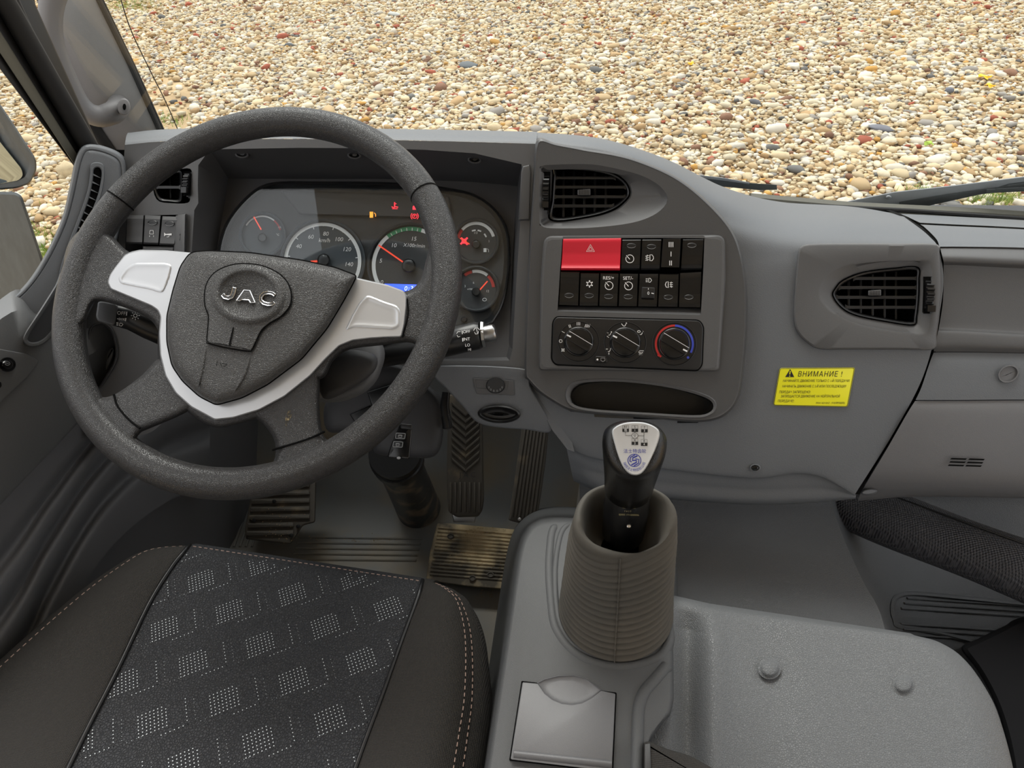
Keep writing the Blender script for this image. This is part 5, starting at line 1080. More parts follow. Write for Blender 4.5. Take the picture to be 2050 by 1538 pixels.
# ------------------------------------------------------------------ heater panel
def heater():
    root = thing('heater_panel', D.at(1255, 743, .015), 'black heater control panel with three rotary knobs', 'controls')
    o = rpoly([(1113, 634), (1401, 641), (1409, 655), (1406, 731), (1397, 743), (1112, 731), (1103.5, 720), (1106, 645)], [8, 8, 6, 6, 6, 8, 6, 6], 4)
    m = MB(); m.ribbon(D, o, 2, .0172, True); m.build('panel_gap', M['void'], root)
    m = MB(); m.prof(D, inset(o, 1), [(0, .012), (0, .0172), (1, .0180), (2, .0182)]); m.build('panel_plate', M['black'], root)
    T = D.off(.0183)
    for i, (cx, cy, rd, rk) in enumerate(((1158.4, 684, 42, 27.5), (1251.5, 686, 43, 28.5), (1350, 689, 45, 30))):
        m = MB(); m.prof(T, circ(cx, cy, rd, rd*.98, 56), [(0, -.001), (.5, .0008), (1.5, .001), (2.5, .0002)]); m.build('dial_ring', M['black'], root)
        m = MB(); m.prof(T, circ(cx, cy, rk, rk*.98, 48), [(-3, 0), (-2, .001), (0, .0015), (.5, .006), (2, .0075), (5, .008)]); k = m.build('knob', M['gloss'], root)
        a = math.radians(31); ux, uy = math.cos(a), math.sin(a); L, w_ = rk-.5, 8.5
        q = [(cx+ux*p*L-uy*s*w_, cy+uy*p*L+ux*s*w_) for p, s in ((-1, -1), (1, -1), (1, 1), (-1, 1))]
        m = MB(); m.slab(T, rpoly(q, 5), .004, .016, 2, 4); m.build('knob_grip', M['gloss'], k, smooth=50)
        e = -1 if i < 2 else 1; m = MB(); m.ribbon(T, [(cx+ux*e*(L-1)-uy*w_*-.3*e, cy+uy*e*(L-1)), (cx+ux*e*(L-9), cy+uy*e*(L-9))], 3, .0164)
        m.ribbon(T, [(cx-ux*L+uy*w_, cy-uy*L-ux*w_), (cx+ux*L+uy*w_, cy+uy*L-ux*w_)], .8, .0163); m.build('pointer', M['white'], k)
    m = MB(); h = .0006
    # fan scale
    cx, cy = 1158.4, 684
    for (x, y, n, rot) in ((1127.5, 665, 1, 60), (1140.5, 653, 2, 20), (1158, 648, 3, 0), (1176, 652.5, 4, -22)):
        for j in range(n):
            q = math.radians(rot); ox = (j-(n-1)/2)*2.8; m.ribbon(T, [(x+ox+3.5*math.sin(q)*-1, y-3.5*math.cos(q)), (x+ox+3.5*math.sin(q), y+3.5*math.cos(q))], 1.1, h)
    m.ribbon(T, circ(1122.5, 683, 3, 3, 12), 1.1, h, True)
    for a in (45, 135, 225, 315): q = math.radians(a); m.patch(T, circ(1127+2.4*math.cos(q), 701+2.4*math.sin(q), 1.7, 1.3, 8, a), h)
    # air distribution figures
    def man(x, y, f=1): m.patch(T, circ(x+3*f, y-4, 1.4, n=8), h); m.ribbon(T, [(x+2*f, y-2), (x, y+2), (x-3*f, y+2)], 1.3, h)
    man(1251, 651); m.ribbon(T, [(1244, 648), (1248, 653)], 1.2, h); man(1221, 669); m.ribbon(T, [(1214, 666), (1218, 667)], 1.2, h); m.ribbon(T, [(1215, 673), (1219, 676)], 1.2, h); man(1220, 702); m.ribbon(T, [(1213, 699), (1217, 699)], 1.2, h); m.ribbon(T, [(1219, 706), (1219, 710)], 1.2, h)
    man(1284, 668); m.ribbon(T, circ(1279, 664, 3, 2, 8), 1.1, h, True)
    m.ribbon(T, [(1278, 705), (1281, 702), (1288, 702), (1289, 705), (1283, 708)], 1.1, h, True)
    for k in (-3, 0, 3): m.ribbon(T, [(1283+k, 704), (1283+k, 711)], .9, h)
    m.build('scale', M['white'], root)
    def arc(cx, cy, r, a0, a1, n=24): return [(cx+r*math.cos(math.radians(a)), cy-r*math.sin(math.radians(a))) for a in np.linspace(a0, a1, n)]
    m = MB(); m.ribbon(T, arc(1350, 689, 37, 215, 62, 30), 4, .0012); m.ribbon(T, arc(1350, 689, 37, 224, 219, 3), 4, .0012); m.patch(T, circ(1319, 711, 3, n=12), .0012); m.build('warm_band', M['redprint'], root, label='red band')
    m = MB(); m.ribbon(T, arc(1350, 689, 37, 88, -28, 24), 4.2, .0014); m.patch(T, circ(1377.5, 716, 2.6, n=12), .0012); m.build('cold_band', M['bluep2'], root, label='blue band')
    m = MB(); m.slab(T, rpoly([(1191, 713), (1215, 714), (1216, 727), (1190, 726)], 4), -.001, .0035, 1.5, 3); b = m.build('recirculation_button', M['gloss'], root)
    m = MB(); m.patch(T, circ(1196, 720, 2, n=10), .0040); m.build('button_lamp', M['white'], b); m = MB(); m.ribbon(T, [(1203, 717), (1211, 717), (1211, 722), (1207, 724), (1203, 722)], 1, .0040, True); m.build('icon', M['dimwhite'], b)
heater()

# ------------------------------------------------------------------ console, gear lever, gaiter
def console():
    root = thing('gear_console', (.0, .42, .0), 'grey moulded plastic console beside the driver seat around the gear lever', 'console')
    o = [(960, 1640), (975, 1538), (1006, 1330), (1037, 1115), (1046, 1080), (1060, 1056), (1080, 1043), (1108, 1039), (1140, 1040), (1250, 1050), (1330, 1070), (1346, 1120), (1347, 1200), (1347, 1302), (1348, 1400), (1342, 1430), (1318, 1458), (1300, 1486), (1290, 1640)]
    lid = [(1046, 1366), (1232, 1389), (1225, 1545), (1022, 1521)]
    m = MB(); P = CONS
    oo = rpoly(o, 6, 3)
    m.prof(P, oo, [(-26, -.36), (-8, -.14), (0, -.012), (1.5, -.005), (5, -.001), (9, 0)]); m.build('console_shell', M['console'], root, smooth=45)
    # stepped shoulder along the right-hand side
    st = catmull([(1335, 1335), (1312, 1362), (1290, 1388), (1279, 1420), (1276, 1480), (1274, 1660)], 24, False)
    m = MB(); m.tube([P.at(x, y, -.0025) for x, y in st], .0068, 12); m.build('shoulder_ridge', M['console'], root, smooth=70)
    # ring bead round the gaiter
    oa = catmull([(1120, 1047), (1106, 1066), (1101, 1100), (1099, 1150), (1104, 1215), (1112, 1260), (1140, 1300), (1180, 1326), (1235, 1337), (1280, 1333), (1318, 1318), (1337, 1290), (1343, 1240)], 50, False)
    m = MB(); m.tube([P.at(x, y, -.0042) for x, y in oa], [.0008, .0025, .005]+[.0065]*44+[.005, .003, .001], 12); m.build('gaiter_bead', M['console'], root, smooth=70)
    oa = catmull([(1146, 1046), (1126, 1064), (1116, 1100), (1111, 1150), (1114, 1215), (1124, 1257), (1150, 1292), (1190, 1313), (1240, 1321), (1290, 1313), (1328, 1284)], 50, False)
    m = MB(); m.tube([P.at(x, y, -.0022) for x, y in oa], [.0008, .002, .0034]+[.0042]*44+[.003, .002, .0008], 12); m.build('gaiter_bead', M['console'], root, smooth=70)
    # ashtray lid
    t = thing('console_lid', P.at(1130, 1450, -.002), 'square dark grey flip lid with a rounded finger recess on the console', 'lid')
    m = MB(); m.slab(P, rpoly(inset(lid, -2.5), 3), -.001, .0012, .5, 1); m.build('lid_gap', M['void'], t)
    arc_ = [(1077, 1369), (1090, 1388), (1106, 1401), (1125, 1409), (1145, 1411), (1165, 1408), (1184, 1398), (1203, 1383)]
    lo = [(1046, 1366)]+arc_+[(1232, 1389), (1225, 1545), (1022, 1521)]
    m = MB(); m.slab(P, rpoly(lo, [3, 0, 0, 0, 0, 0, 0, 0, 0, 3, 4, 4], 3), .0, .006, 1.6, 3); m.build('lid_plate', M['lid'], t, smooth=35)
    m = MB(); m.tube([P.at(1029, 1511, .0045), P.at(1225, 1532, .0045)], .0042, 12); m.build('lid_edge', M['lid'], t, smooth=60)
    bt = [(1077, 1368), (1090, 1361), (1118, 1354), (1149, 1353), (1175, 1360), (1203, 1382)]+arc_[::-1][1:-1]
    m = MB(); m.prof(P, bt, [(-1.5, .0015), (0, .0036), (1, .0030), (3, .0022), (6, .0018)]); m.build('finger_recess', M['lid'], t, smooth=50)
    # gaiter
    g = thing('gear_gaiter', (.021, .495, .5), 'dusty ribbed black rubber gaiter around the gear lever', 'gaiter')
    c0 = P.at(1232, 1222); r0 = (P.at(1345, 1222)-P.at(1119, 1222)).length/2; up = .148
    top = pt(1244, 1040, 1); d = ray(1244, 1040); tt = (.5+up-1.22)/d.z; c1 = CAM+d*tt; r1 = px_len(facing(1246, 1052, tt, 50), 1246, 1052)*106
    N, n = 110, 72; rings = []
    for k in range(N):
        f = k/(N-1); c = c0.lerp(c1, f); r = r0+(r1-r0)*f**.85; nf = f*17
        amp = .0024*(1-.25*f) if f < .82 else .0024*max(0, (1-f)/.24)
        ring = []
        for i in range(n):
            a = 2*math.pi*i/n; sag = (.006*math.sin(a*1+.6)+.003*math.sin(2*a+1))*f*1.6
            ph = 2*math.pi*(nf+.25*math.sin(a*2)*f*2); rr = r+1.35*amp*(abs(math.sin(ph/2))*2-1)+.0035*math.sin(3*a+2)*f*f
            ring.append(c+Vector((math.cos(a)*rr*.97, math.sin(a)*rr*(1-.24*f), sag)))
        rings.append(ring)
    # turn over the lip and go down inside with an irregular fold
    for (sc, dz) in ((.985, .004), (.95, .008), (.89, .011), (.83, .010), (.78, .004), (.745, -.006), (.72, -.018), (.66, -.030), (.54, -.040), (.40, -.044)):
        ring = []
        for i in range(n):
            a = 2*math.pi*i/n; fr = max(0, -math.sin(a-.35))
            q = sc-(.10*fr*math.sin(a*3+1) if sc < .97 else 0)
            b = rings[N-1][i]; v = b-c1; ring.append(c1+Vector((v.x*q, v.y*q, v.z+dz-.016*fr*(1-sc)*6)))
        rings.append(ring)
    m = MB(); m.loft(rings); m.build('rubber_sleeve', M['boot'], g, smooth=80)
    # moulding seam down the front
    sm = []
    ia = min(range(n), key=lambda i: abs(((2*math.pi*i/n)-math.radians(268)+math.pi) % (2*math.pi)-math.pi))
    for k in range(0, N): sm.append(rings[k][ia]+Vector((0, -.0006, .0004)))
    m = MB(); m.tube(sm, .0008, 6); m.build('mould_seam', M['boot'], g)
    # gear lever
    t = thing('gear_lever', c1-Vector((0, 0, .12)), 'black gear lever with silver shift pattern badge on the knob', 'gear lever')
    K0 = CAM+ray(1248, 1062)*((.5+.115-1.22)/ray(1248, 1062).z)      # foot of the sleeve
    KT = pt(1270, 880, .655)
    ax = (KT-K0).normalized(); L = (KT-K0).length
    m = MB(); m.tube([K0-ax*.10, K0+ax*.02], .011, 16); m.build('shaft', M['gloss'], t)
    prof_ = [(-.012, .020), (-.002, .0225), (0, .0225), (.012, .0226), (L*.32, .0232), (L*.34, .0222), (L*.55, .0226)]
    m = MB(); m.tube([K0+ax*s for s, r in prof_], [r for s, r in prof_], 32); m.build('lower_sleeve', M['gloss'], t, smooth=50)
    # knob: lathe widening to a head, cut by the sloping badge face
    BP = facing(1272, 895, .617, 47); hd = []
    kout = catmull([(1206, 876), (1212, 860), (1234, 845.5), (1273, 841), (1312, 850), (1332, 870), (1335.5, 892), (1330, 925), (1322, 958), (1314.5, 978), (1312, 1000), (1216, 1000), (1213, 960), (1208, 915)], 64)
    def ringp(pl, o, h): return [pl.at(x, y, h) for x, y in o]
    o1 = resamp(kout, 64, (1271, 905))
    head = catmull([(1206, 878), (1213, 858), (1236, 845), (1273, 841), (1311, 850), (1332, 871), (1335, 894), (1328, 925), (1314, 948), (1290, 962), (1264, 964), (1238, 955), (1216, 930), (1207, 902)], 64)
    hd = resamp(head, 64, (1271, 900)); R = []
    for d_, h in ((24, .0045), (15, .0035), (9, .0012), (4, -.003), (1, -.009), (0, -.016)): R.append(ringp(BP, inset(hd, d_), h))
    # blend down to the sleeve
    e = K0+ax*L*.50; u = ax.orthogonal().normalized(); base = R[-1]; cc = sum(base, Vector())/64
    for f in (.25, .5, .75, 1):
        c = cc.lerp(e, f); ring = []
        for v in base:
            w_ = v-cc; w_ = w_-ax*w_.dot(ax); tgt = w_.normalized()*.0235; full = (v-cc)
            ring.append(c+(full.lerp(tgt, min(1, f*1.15))))
        R.append(ring)
    m = MB(); m.loft(R, True, True); m.build('knob', M['knob'], t, smooth=80)
    bo = catmull([(1227, 868), (1233, 856), (1250, 848.5), (1272, 846.5), (1293, 848.5), (1312, 857), (1319, 868), (1315, 888), (1304, 915), (1292, 937), (1281, 948), (1270, 950), (1259, 946), (1247, 932), (1236, 905)], 60)
    m = MB(); m.prof(BP, bo, [(-1.5, .0035), (0, .0062), (.8, .0068), (2.2, .0066)]); bd = m.build('shift_badge', M['badge'], t, label='silver badge')
    B = BP.off(.0070); m = MB(); w_ = MB()
    for x, y, a, b in ((1252.5, 858, 'R1', '低'), (1271, 858, '5', '1'), (1290, 859, '7', '3'), (1271, 884, '6', '2'), (1289.5, 886, '8', '4')):
        m.ribbon(B, [(x-6, y-6), (x+6, y-6), (x+6, y+6), (x-6, y+6)], .6, 0, True); m.patch(B, [(x-6.5, y+.5), (x+6.5, y+.5), (x+6.5, y+7), (x-6.5, y+7)], 0); m.text(B, a, x, y-3, 6.5, h=0); w_.text(B, b, x, y+3.6, 6, h=.0002)
    m.ribbon(B, [(1252, 865), (1252, 872), (1289, 873)], .8, 0); m.ribbon(B, [(1271, 865), (1271, 878)], .8, 0); m.ribbon(B, [(1289, 865), (1289, 879)], .8, 0)
    m.build('pattern_print', M['blackprint'], bd); w_.build('pattern_print', M['white'], bd)
    m = MB(); m.prof(B, circ(1271, 872.5, 6, 5.4, 20), [(0, 0), (0, .0003)]); m.build('neutral_disc', M['badge'], bd); m = MB(); m.ribbon(B, circ(1271, 872.5, 6, 5.4, 20), .7, .0004, True); m.text(B, '空', 1271, 872.5, 7, h=.0004); m.build('pattern_print', M['blackprint'], bd)
    m = MB(); m.text(B, '法士特齿轮', 1271, 903.5, 9, h=0, sp=1.05); c = (1270, 922); m.ribbon(B, circ(*c, 13, 12.4, 30), 1.5, 0, True)
    m.ribbon(B, [(1276, 913), (1267, 917), (1266, 922), (1274, 922), (1274, 926), (1264, 931)], 2.6, 0); m.ribbon(B, [(1271, 911), (1262, 916), (1261, 924), (1265, 925)], 2, 0); m.ribbon(B, [(1269, 933), (1278, 928), (1279, 920), (1272, 919)], 2, 0)
    for k, ch in enumerate('陕西法士特齿轮公司'):
        a = math.radians(208+k*15.5-22+2*8); a = math.radians(200+k*17.5); m.text(B, ch, c[0]+20.5*math.cos(a), c[1]-19.5*math.sin(a), 6.5, -(math.degrees(a)-270), 0, 0)
    m.build('logo_print', M['blueprint'], bd, label='blue lettering and round emblem')
    # cast text and screw on the sleeve
    class Cyl:
        n = -FW
        def at(s, x, y, h=0):
            r = ray(x, y); o = CAM-K0; rp = r-ax*r.dot(ax); op = o-ax*o.dot(ax); rad = .0234+h
            a, b, c = rp.dot(rp), 2*rp.dot(op), op.dot(op)-rad*rad; d = b*b-4*a*c
            return CAM+r*((-b-math.sqrt(max(0, d)))/(2*a))
    f = Cyl(); m = MB(); m.text(f, '+86/029-88889', 1259, 1017, 4.6, 2, 0, 0); m.text(f, 'F A S T', 1257, 1024, 4.6, 2, 0, 0); m.text(f, '8JS85E 17112000096', 1259, 1031, 4.8, 2, 0, 0); m.build('sleeve_print', mat('faint ochre print', sr(150, 140, 100), .6), t)
    fs = Pl(f.at(1259, 1054), (CAM-f.at(1259, 1054)).normalized()); m = MB(); m.prof(fs, circ(1259, 1054, 5, 4.6, 14), [(0, -.003), (0, .001), (1.2, .002), (2.5, .0014)]); m.build('screw', M['chrome'], t)
console()
# ------------------------------------------------------------------ engine cover, mats, passenger side
def tunnel():
    # forward tunnel mat (structure: floor)
    rows = [
     [((1160, 965), .40), ((1250, 975), .40), ((1450, 985), .39), ((1640, 990), .37), ((1670, 988), .35), ((1700, 985), .30), ((1800, 980), .24), ((2060, 975), .22), ((2260, 980), .22)],
     [((1160, 1010), .375), ((1250, 1010), .38), ((1450, 1010), .375), ((1645, 1015), .36), ((1668, 1012), .35), ((1698, 1015), .27), ((1820, 1010), .20), ((2060, 1010), .17), ((2260, 1012), .17)],
     [((1150, 1080), .345), ((1250, 1080), .35), ((1450, 1080), .35), ((1668, 1082), .34), ((1692, 1082), .325), ((1725, 1085), .25), ((1850, 1090), .13), ((2060, 1090), .10), ((2260, 1090), .10)],
     [((1150, 1160), .33), ((1250, 1160), .335), ((1450, 1160), .335), ((1700, 1160), .325), ((1726, 1162), .31), ((1756, 1165), .22), ((1850, 1170), .10), ((2060, 1170), .06), ((2260, 1170), .06)],
     [((1150, 1230), .325), ((1250, 1230), .33), ((1450, 1230), .33), ((1735, 1232), .315), ((1762, 1236), .30), ((1790, 1240), .20), ((1870, 1240), .08), ((2060, 1240), .03), ((2260, 1240), .03)],
     [((1150, 1330), .32), ((1250, 1330), .32), ((1450, 1330), .32), ((1740, 1330), .30), ((1800, 1340), .27), ((1830, 1345), .17), ((1890, 1345), .06), ((2060, 1345), .01), ((2260, 1345), .01)],
     [((1150, 1430), .31), ((1250, 1430), .31), ((1450, 1430), .31), ((1740, 1430), .29), ((1830, 1440), .25), ((1860, 1445), .15), ((1900, 1445), .04), ((2060, 1445), .0), ((2260, 1445), .0)]]
    def at(p, z): r = ray(*p); return CAM+r*((z-1.22)/r.z)
    rows = [r+[((2480, r[-1][0][1]), r[-1][1])] for r in rows]
    R = [[Vector(q) for q in catmull([tuple(at(p, z)) for p, z in r], 100, False)] for r in rows]
    L = [[Vector(q) for q in catmull([tuple(v) for v in c], 49, False)] for c in zip(*R)]
    m = MB(); m.loft([list(r) for r in zip(*L)], closed=False); f = m.build('floor', M['engmat'], kind='structure', label='grey embossed vinyl mat over the engine tunnel and passenger floor', smooth=80)
    # tunnel side wall facing the driver
    m = MB(); e = [L[0][k] for k in range(49)]; m.loft([e, [Vector((v.x-.03, v.y, .0)) for v in e]], closed=False); m.build('tunnel_side', M['foot'], f)
    # grooved heel pad
    pad = catmull([(1783, 1222), (1786, 1200), (1800, 1188), (1830, 1184), (1900, 1190), (2060, 1206), (2160, 1215), (2160, 1330), (1990, 1300), (1880, 1272), (1800, 1258), (1788, 1242)], 80)
    from mathutils.bvhtree import BVHTree
    O = origin(f); bv = BVHTree.FromPolygons([v.co+O for v in f.data.vertices], [tuple(p.vertices) for p in f.data.polygons])
    def hp(x, y, dz=0):
        r = ray(x, y).normalized(); hit = bv.ray_cast(CAM, r)[0] or at((x, y), .03)
        return hit-r*(dz*1.2)
    m = MB(); m.loft([[hp(x, y, -.05) for x, y in pad], [hp(x, y, .004) for x, y in pad], [hp(x, y, .009) for x, y in inset(pad, 4)], [hp(x, y, .009) for x, y in inset(pad, 7)], [hp(x, y, -.003) for x, y in inset(pad, 11)]], cap1=False); p = m.build('heel_pad', M['engmat'], f, smooth=50)
    for k in range(8):
        y0 = 1197+k*10.5; x0 = 1816-min(k, 3)*6+max(0, k-4)*5
        m = MB(); m.tube([hp(x, y0+(x-1800)*.062+.00012*(x-1800)**1.5*0, .0035) for x in np.linspace(x0, 2150, 14)], .0019, 6); m.build('pad_rib', M['engmat'], p)
    # engine cover
    EP = Pl((0, 0, .47), (0, -.02, 1))
    T = np.array([0, .04, .12, .26, .4, .65, 1.0]); ts = np.linspace(0, 1, 100)**1.6
    def cv(l): l = np.array(l, float); return np.stack([np.interp(ts, T, l[:, 0]), np.interp(ts, T, l[:, 1])], 1)
    def cs(l):
        d = np.array(catmull(l, 300, False)); k = np.interp(np.linspace(0, 1, 300), np.linspace(0, 1, 7), T); return np.stack([np.interp(ts, k, d[:, 0]), np.interp(ts, k, d[:, 1])], 1)
    A = cs([(1300, 1184), (1300, 1205), (1300, 1240), (1300, 1300), (1300, 1370), (1300, 1500), (1300, 1700)])
    B = cs([(1425, 1212), (1426, 1232), (1428, 1270), (1430, 1330), (1430, 1390), (1430, 1510), (1430, 1700)])
    C = cs([(1830, 1272), (1880, 1286), (1928, 1318), (1972, 1380), (1998, 1440), (2026, 1550), (2045, 1700)])
    R_ = []
    for v in range(100):
        t = ts[v]; row = []
        for i in range(24):
            s = i/24; q = A[v]*(1-s)+B[v]*s; row.append((q, -.014*math.exp(-((s-.58)/.2)**2)*min(1, t*8)+.007*math.exp(-((1-s)/.19)**2)*min(1, .4+t*4)))
        for i in range(61):
            s = i/60; q = B[v]*(1-s)+C[v]*s; row.append((q, .007*math.exp(-(s/.05)**2)*min(1, .4+t*4)-.020*max(0, (s-.86)/.14)**2.5-.004*math.exp(-((s-.2)/.1)**2)))
        R_.append([EP.at(q[0], q[1], h-.016*math.exp(-t/.012)) for q, h in row])
    f0 = R_[0]; fr = [[p+Vector((0, .035, -.20)) for p in f0], [p+Vector((0, .028, -.08)) for p in f0], [p+Vector((0, .016, -.024)) for p in f0], [p+Vector((0, .007, -.007)) for p in f0]]
    full = fr+R_
    for r in full:
        e = r[-1]; r += [e+Vector((.006, .002, -.008)), e+Vector((.014, .003, -.03)), e+Vector((.018, .003, -.12)), e+Vector((.018, .003, -.4))]
    m = MB(); m.loft(full, closed=False); ec = m.build('engine_cover', M['engmat'], label='large grey embossed vinyl engine cover behind the gear lever', cat='engine cover', smooth=80)
    for x, y in ((1541, 1339), (1809, 1371)):
        m = MB(); m.prof(EP, circ(x, y, 18, 16, 28), [(-6, .0002), (-2, .0006), (1, .0026), (3, .0040), (7, .0046), (12, .0048)]); m.build('cover_stud', M['engmat'], ec, smooth=80)
    # rolled dark sleeve across the passenger floor
    A = pt(1640, 985, 1.22); B = pt(2110, 1165, .99); r = .043
    B = A+(B-A)*1.7; P = [A.lerp(B, k/30) for k in range(31)]
    m = MB(); m.tube(P, [r*(1-.10*math.cos(k*.5)*.3) for k in range(31)], 28); t = m.build('mesh_roll', M['sleeve'], label='black mesh-covered tubular roll lying across the passenger floor', cat='roll', smooth=80)
    up = (CAM-P[15]).normalized(); s = (B-A).normalized(); q = s.cross(up).normalized()
    if q.z < 0: q = -q
    m = MB(); m.tube([p+q*r*.80+up*r*.62 for p in P], .0016, 6); m.build('edge_stitching', M['black'], t)
    # passenger seat side and middle seat corner
    SP = Pl((0, 0, .44), (0, 0, 1))
    o = catmull([(1925, 1298), (1960, 1278), (2010, 1254), (2060, 1232), (2300, 1180), (2400, 1600), (2042, 1640), (2030, 1560), (2012, 1470), (1988, 1400), (1955, 1340)], 70)
    SP2 = Pl((0, 0, .30), (0, 0, 1)); m = MB(); m.prof(SP2, o, [(0, -.25), (0, -.02), (3, -.006), (10, 0)]); m.build('passenger_seat', M['pblack'], label='black cloth edge of the passenger seat at the lower right corner', cat='seat')
    MP = Pl((0, 0, .545), (0, 0, 1)); o = [(1290, 1487), (1300, 1486), (1330, 1500), (1380, 1515), (1440, 1548), (1500, 1640), (1290, 1640)]
    m = MB(); m.prof(MP, rpoly(o, 5), [(-2, -.06), (0, -.01), (2, -.003), (8, 0)]); t = m.build('middle_seat', M['fabric'], label='dark cloth corner of the middle seat cushion beside the console', cat='seat')
    m = MB(); m.slab(MP, [(1291, 1490), (1302, 1488), (1305, 1600), (1291, 1600)], 0, .002, 1); m.build('fabric_tag', M['black'], t)
tunnel()

# ------------------------------------------------------------------ pedals and footwell
def pedals():
    # brake pedal
    BP = facing(935, 930, 1.42, 38); root = thing('brake_pedal', BP.at(935, 1035, -.02), 'long black rubber brake pedal with chevron tread right of the column', 'pedal')
    o = rpoly([(897, 790), (958, 790), (966, 855), (969, 1000), (966, 1022), (957, 1035), (914, 1036), (897, 1024), (894, 950)], 6)
    m = MB(); m.slab(BP, o, -.02, 0, 4, 3, back=True); m.build('pedal_pad', M['pedal'], root)
    m = MB(); m.slab(BP, [(905, 1030), (955, 1030), (950, 1046), (908, 1046)], -.03, -.018, 2); m.build('pedal_arm', M['steel'], root)
    for k in range(9):
        y = 812+k*14; m = MB()
        for sx in (-1, 1): m.slab(BP, [(932, y+16), (932+sx*28, y-8), (932+sx*28, y-2), (932, y+22)], -.001, .0022, 1, 1)
        m.build('chevron_rib', M['pedal'], root)
    for k in range(7):
        x = 902+k*9.6; m = MB(); m.slab(BP, [(x-2.2, 966), (x+2.2, 966), (x+2.2, 1026), (x-2.2, 1026)], -.001, .003, 1.2, 2); m.build('tread_rib', M['pedal'], root)
    m = MB(); m.text(BP, 'J A C', 936, 951, 15, 0, 0, .0012); m.build('cast_letters', M['black'], root)
    # accelerator
    AP = facing(1058, 950, 1.38, 42); root = thing('accelerator_pedal', AP.at(1045, 1050, -.02), 'ribbed black accelerator pedal beside the engine tunnel', 'pedal')
    o = rpoly([(1046, 845), (1100, 845), (1093, 920), (1084, 985), (1074, 1050), (1058, 1052), (1018, 1042), (1030, 960)], 4)
    m = MB(); m.slab(AP, o, -.02, 0, 3, 3, back=True); m.build('pedal_pad', M['pedal'], root)
    for k in range(7):
        f = k/6; xt = 1052+f*41; xb = 1025+f*44; m = MB(); m.slab(AP, [(xt-2, 850), (xt+2, 850), (xb+2, 1036), (xb-2, 1036)], -.001, .003, 1, 2); m.build('tread_rib', M['pedal'], root)
    for x, y in ((1040, 1040), (1065, 1038)): m = MB(); m.prof(AP, circ(x, y, 4, 3.4, 12), [(0, -.001), (0, .003), (1, .004)]); m.build('screw', M['steel'], root)
    # plate of ribs under the pedals
    FP = facing(950, 1110, 1.44, 72); root = thing('foot_plate', FP.at(945, 1180, -.02), 'ribbed black foot plate dusted with sand under the pedals', 'foot plate')
    o = rpoly([(876, 1046), (1050, 1062), (1052, 1120), (1034, 1182), (940, 1175), (852, 1163), (862, 1100)], 6)
    m = MB(); m.slab(FP, o, -.03, 0, 4, 3, back=True); m.build('base', M['footpad'], root)
    for k in range(14):
        y = 1056+k*7.2; x0 = 877-k*1.3; m = MB(); m.slab(FP, [(x0, y-1.7), (1044, y+12), (1044, y+15.4), (x0, y+1.7)], -.001, .0028, 1, 2); m.build('tread_rib', M['footpad'], root)
    for x, y in ((902, 1074), (1023, 1127), (982, 1151), (946, 1158)): m = MB(); m.prof(FP, circ(x, y, 7, 6, 18), [(0, 0), (0, .004), (1.5, .005), (3, .003)]); m.build('screw', M['pedal'], root)
    # foot rest at left
    CP = facing(570, 1020, 1.50, 62); root = thing('foot_rest', CP.at(565, 1090, -.02), 'black slatted foot rest pad left of the steering column', 'foot rest')
    o = rpoly([(508, 960), (633, 955), (631, 1046), (607, 1052), (582, 1090), (492, 1080), (490, 1060)], 5)
    m = MB(); m.slab(CP, o, -.02, 0, 4, 3, back=True); m.build('base', M['pedal'], root)
    for k in range(7):
        y = 968+k*16; x0 = 508-k*2.5; x1 = 620 if k < 5 else 588; m = MB(); m.slab(CP, rpoly([(x0, y), (x1, y-2), (x1, y+7), (x0, y+9)], 2), -.001, .005, 2, 2); m.build('tread_bar', M['pedal'], root)
    for x, y in ((549, 1004), (508, 1042), (597, 1054), (583, 1072)): m = MB(); m.prof(CP, circ(x, y, 4.5, 4, 12), [(0, 0), (0, .006), (1, .007)]); m.build('screw', M['black'], root)
    # dust crumbs
    m = MB(); rng = random.Random(4)
    for _ in range(420):
        c = rng.choice(((960, 1064, 60, 10), (940, 1120, 90, 30), (700, 1082, 120, 10), (560, 1050, 50, 40), (1000, 1190, 60, 10), (720, 1000, 90, 60))); x, y = rng.gauss(c[0], c[2]*.5), rng.gauss(c[1], c[3]*.5)
        if not 470 < x < 1030 or y > 1200: continue
        P = FP.at(x, y, .003) if (x > 860 and 1050 < y < 1175) else (CP.at(x, y, .006) if (x < 625 and y < 1088) else FLOOR.at(x, y, .001))
        if P.z < 0: continue
        s = rng.uniform(.0005, .0016); m.add([P+Vector((s, 0, 0)), P+Vector((-s*.5, s, 0)), P+Vector((-s*.5, -s, 0)), P+Vector((0, 0, s))], [(0, 1, 3), (1, 2, 3), (2, 0, 3)])
    m.build('sand', mat('pale sand crumbs', sr(176, 152, 112), .9), label='pale sand crumbs scattered over the footwell floor', cat='sand', kind='stuff')
pedals()

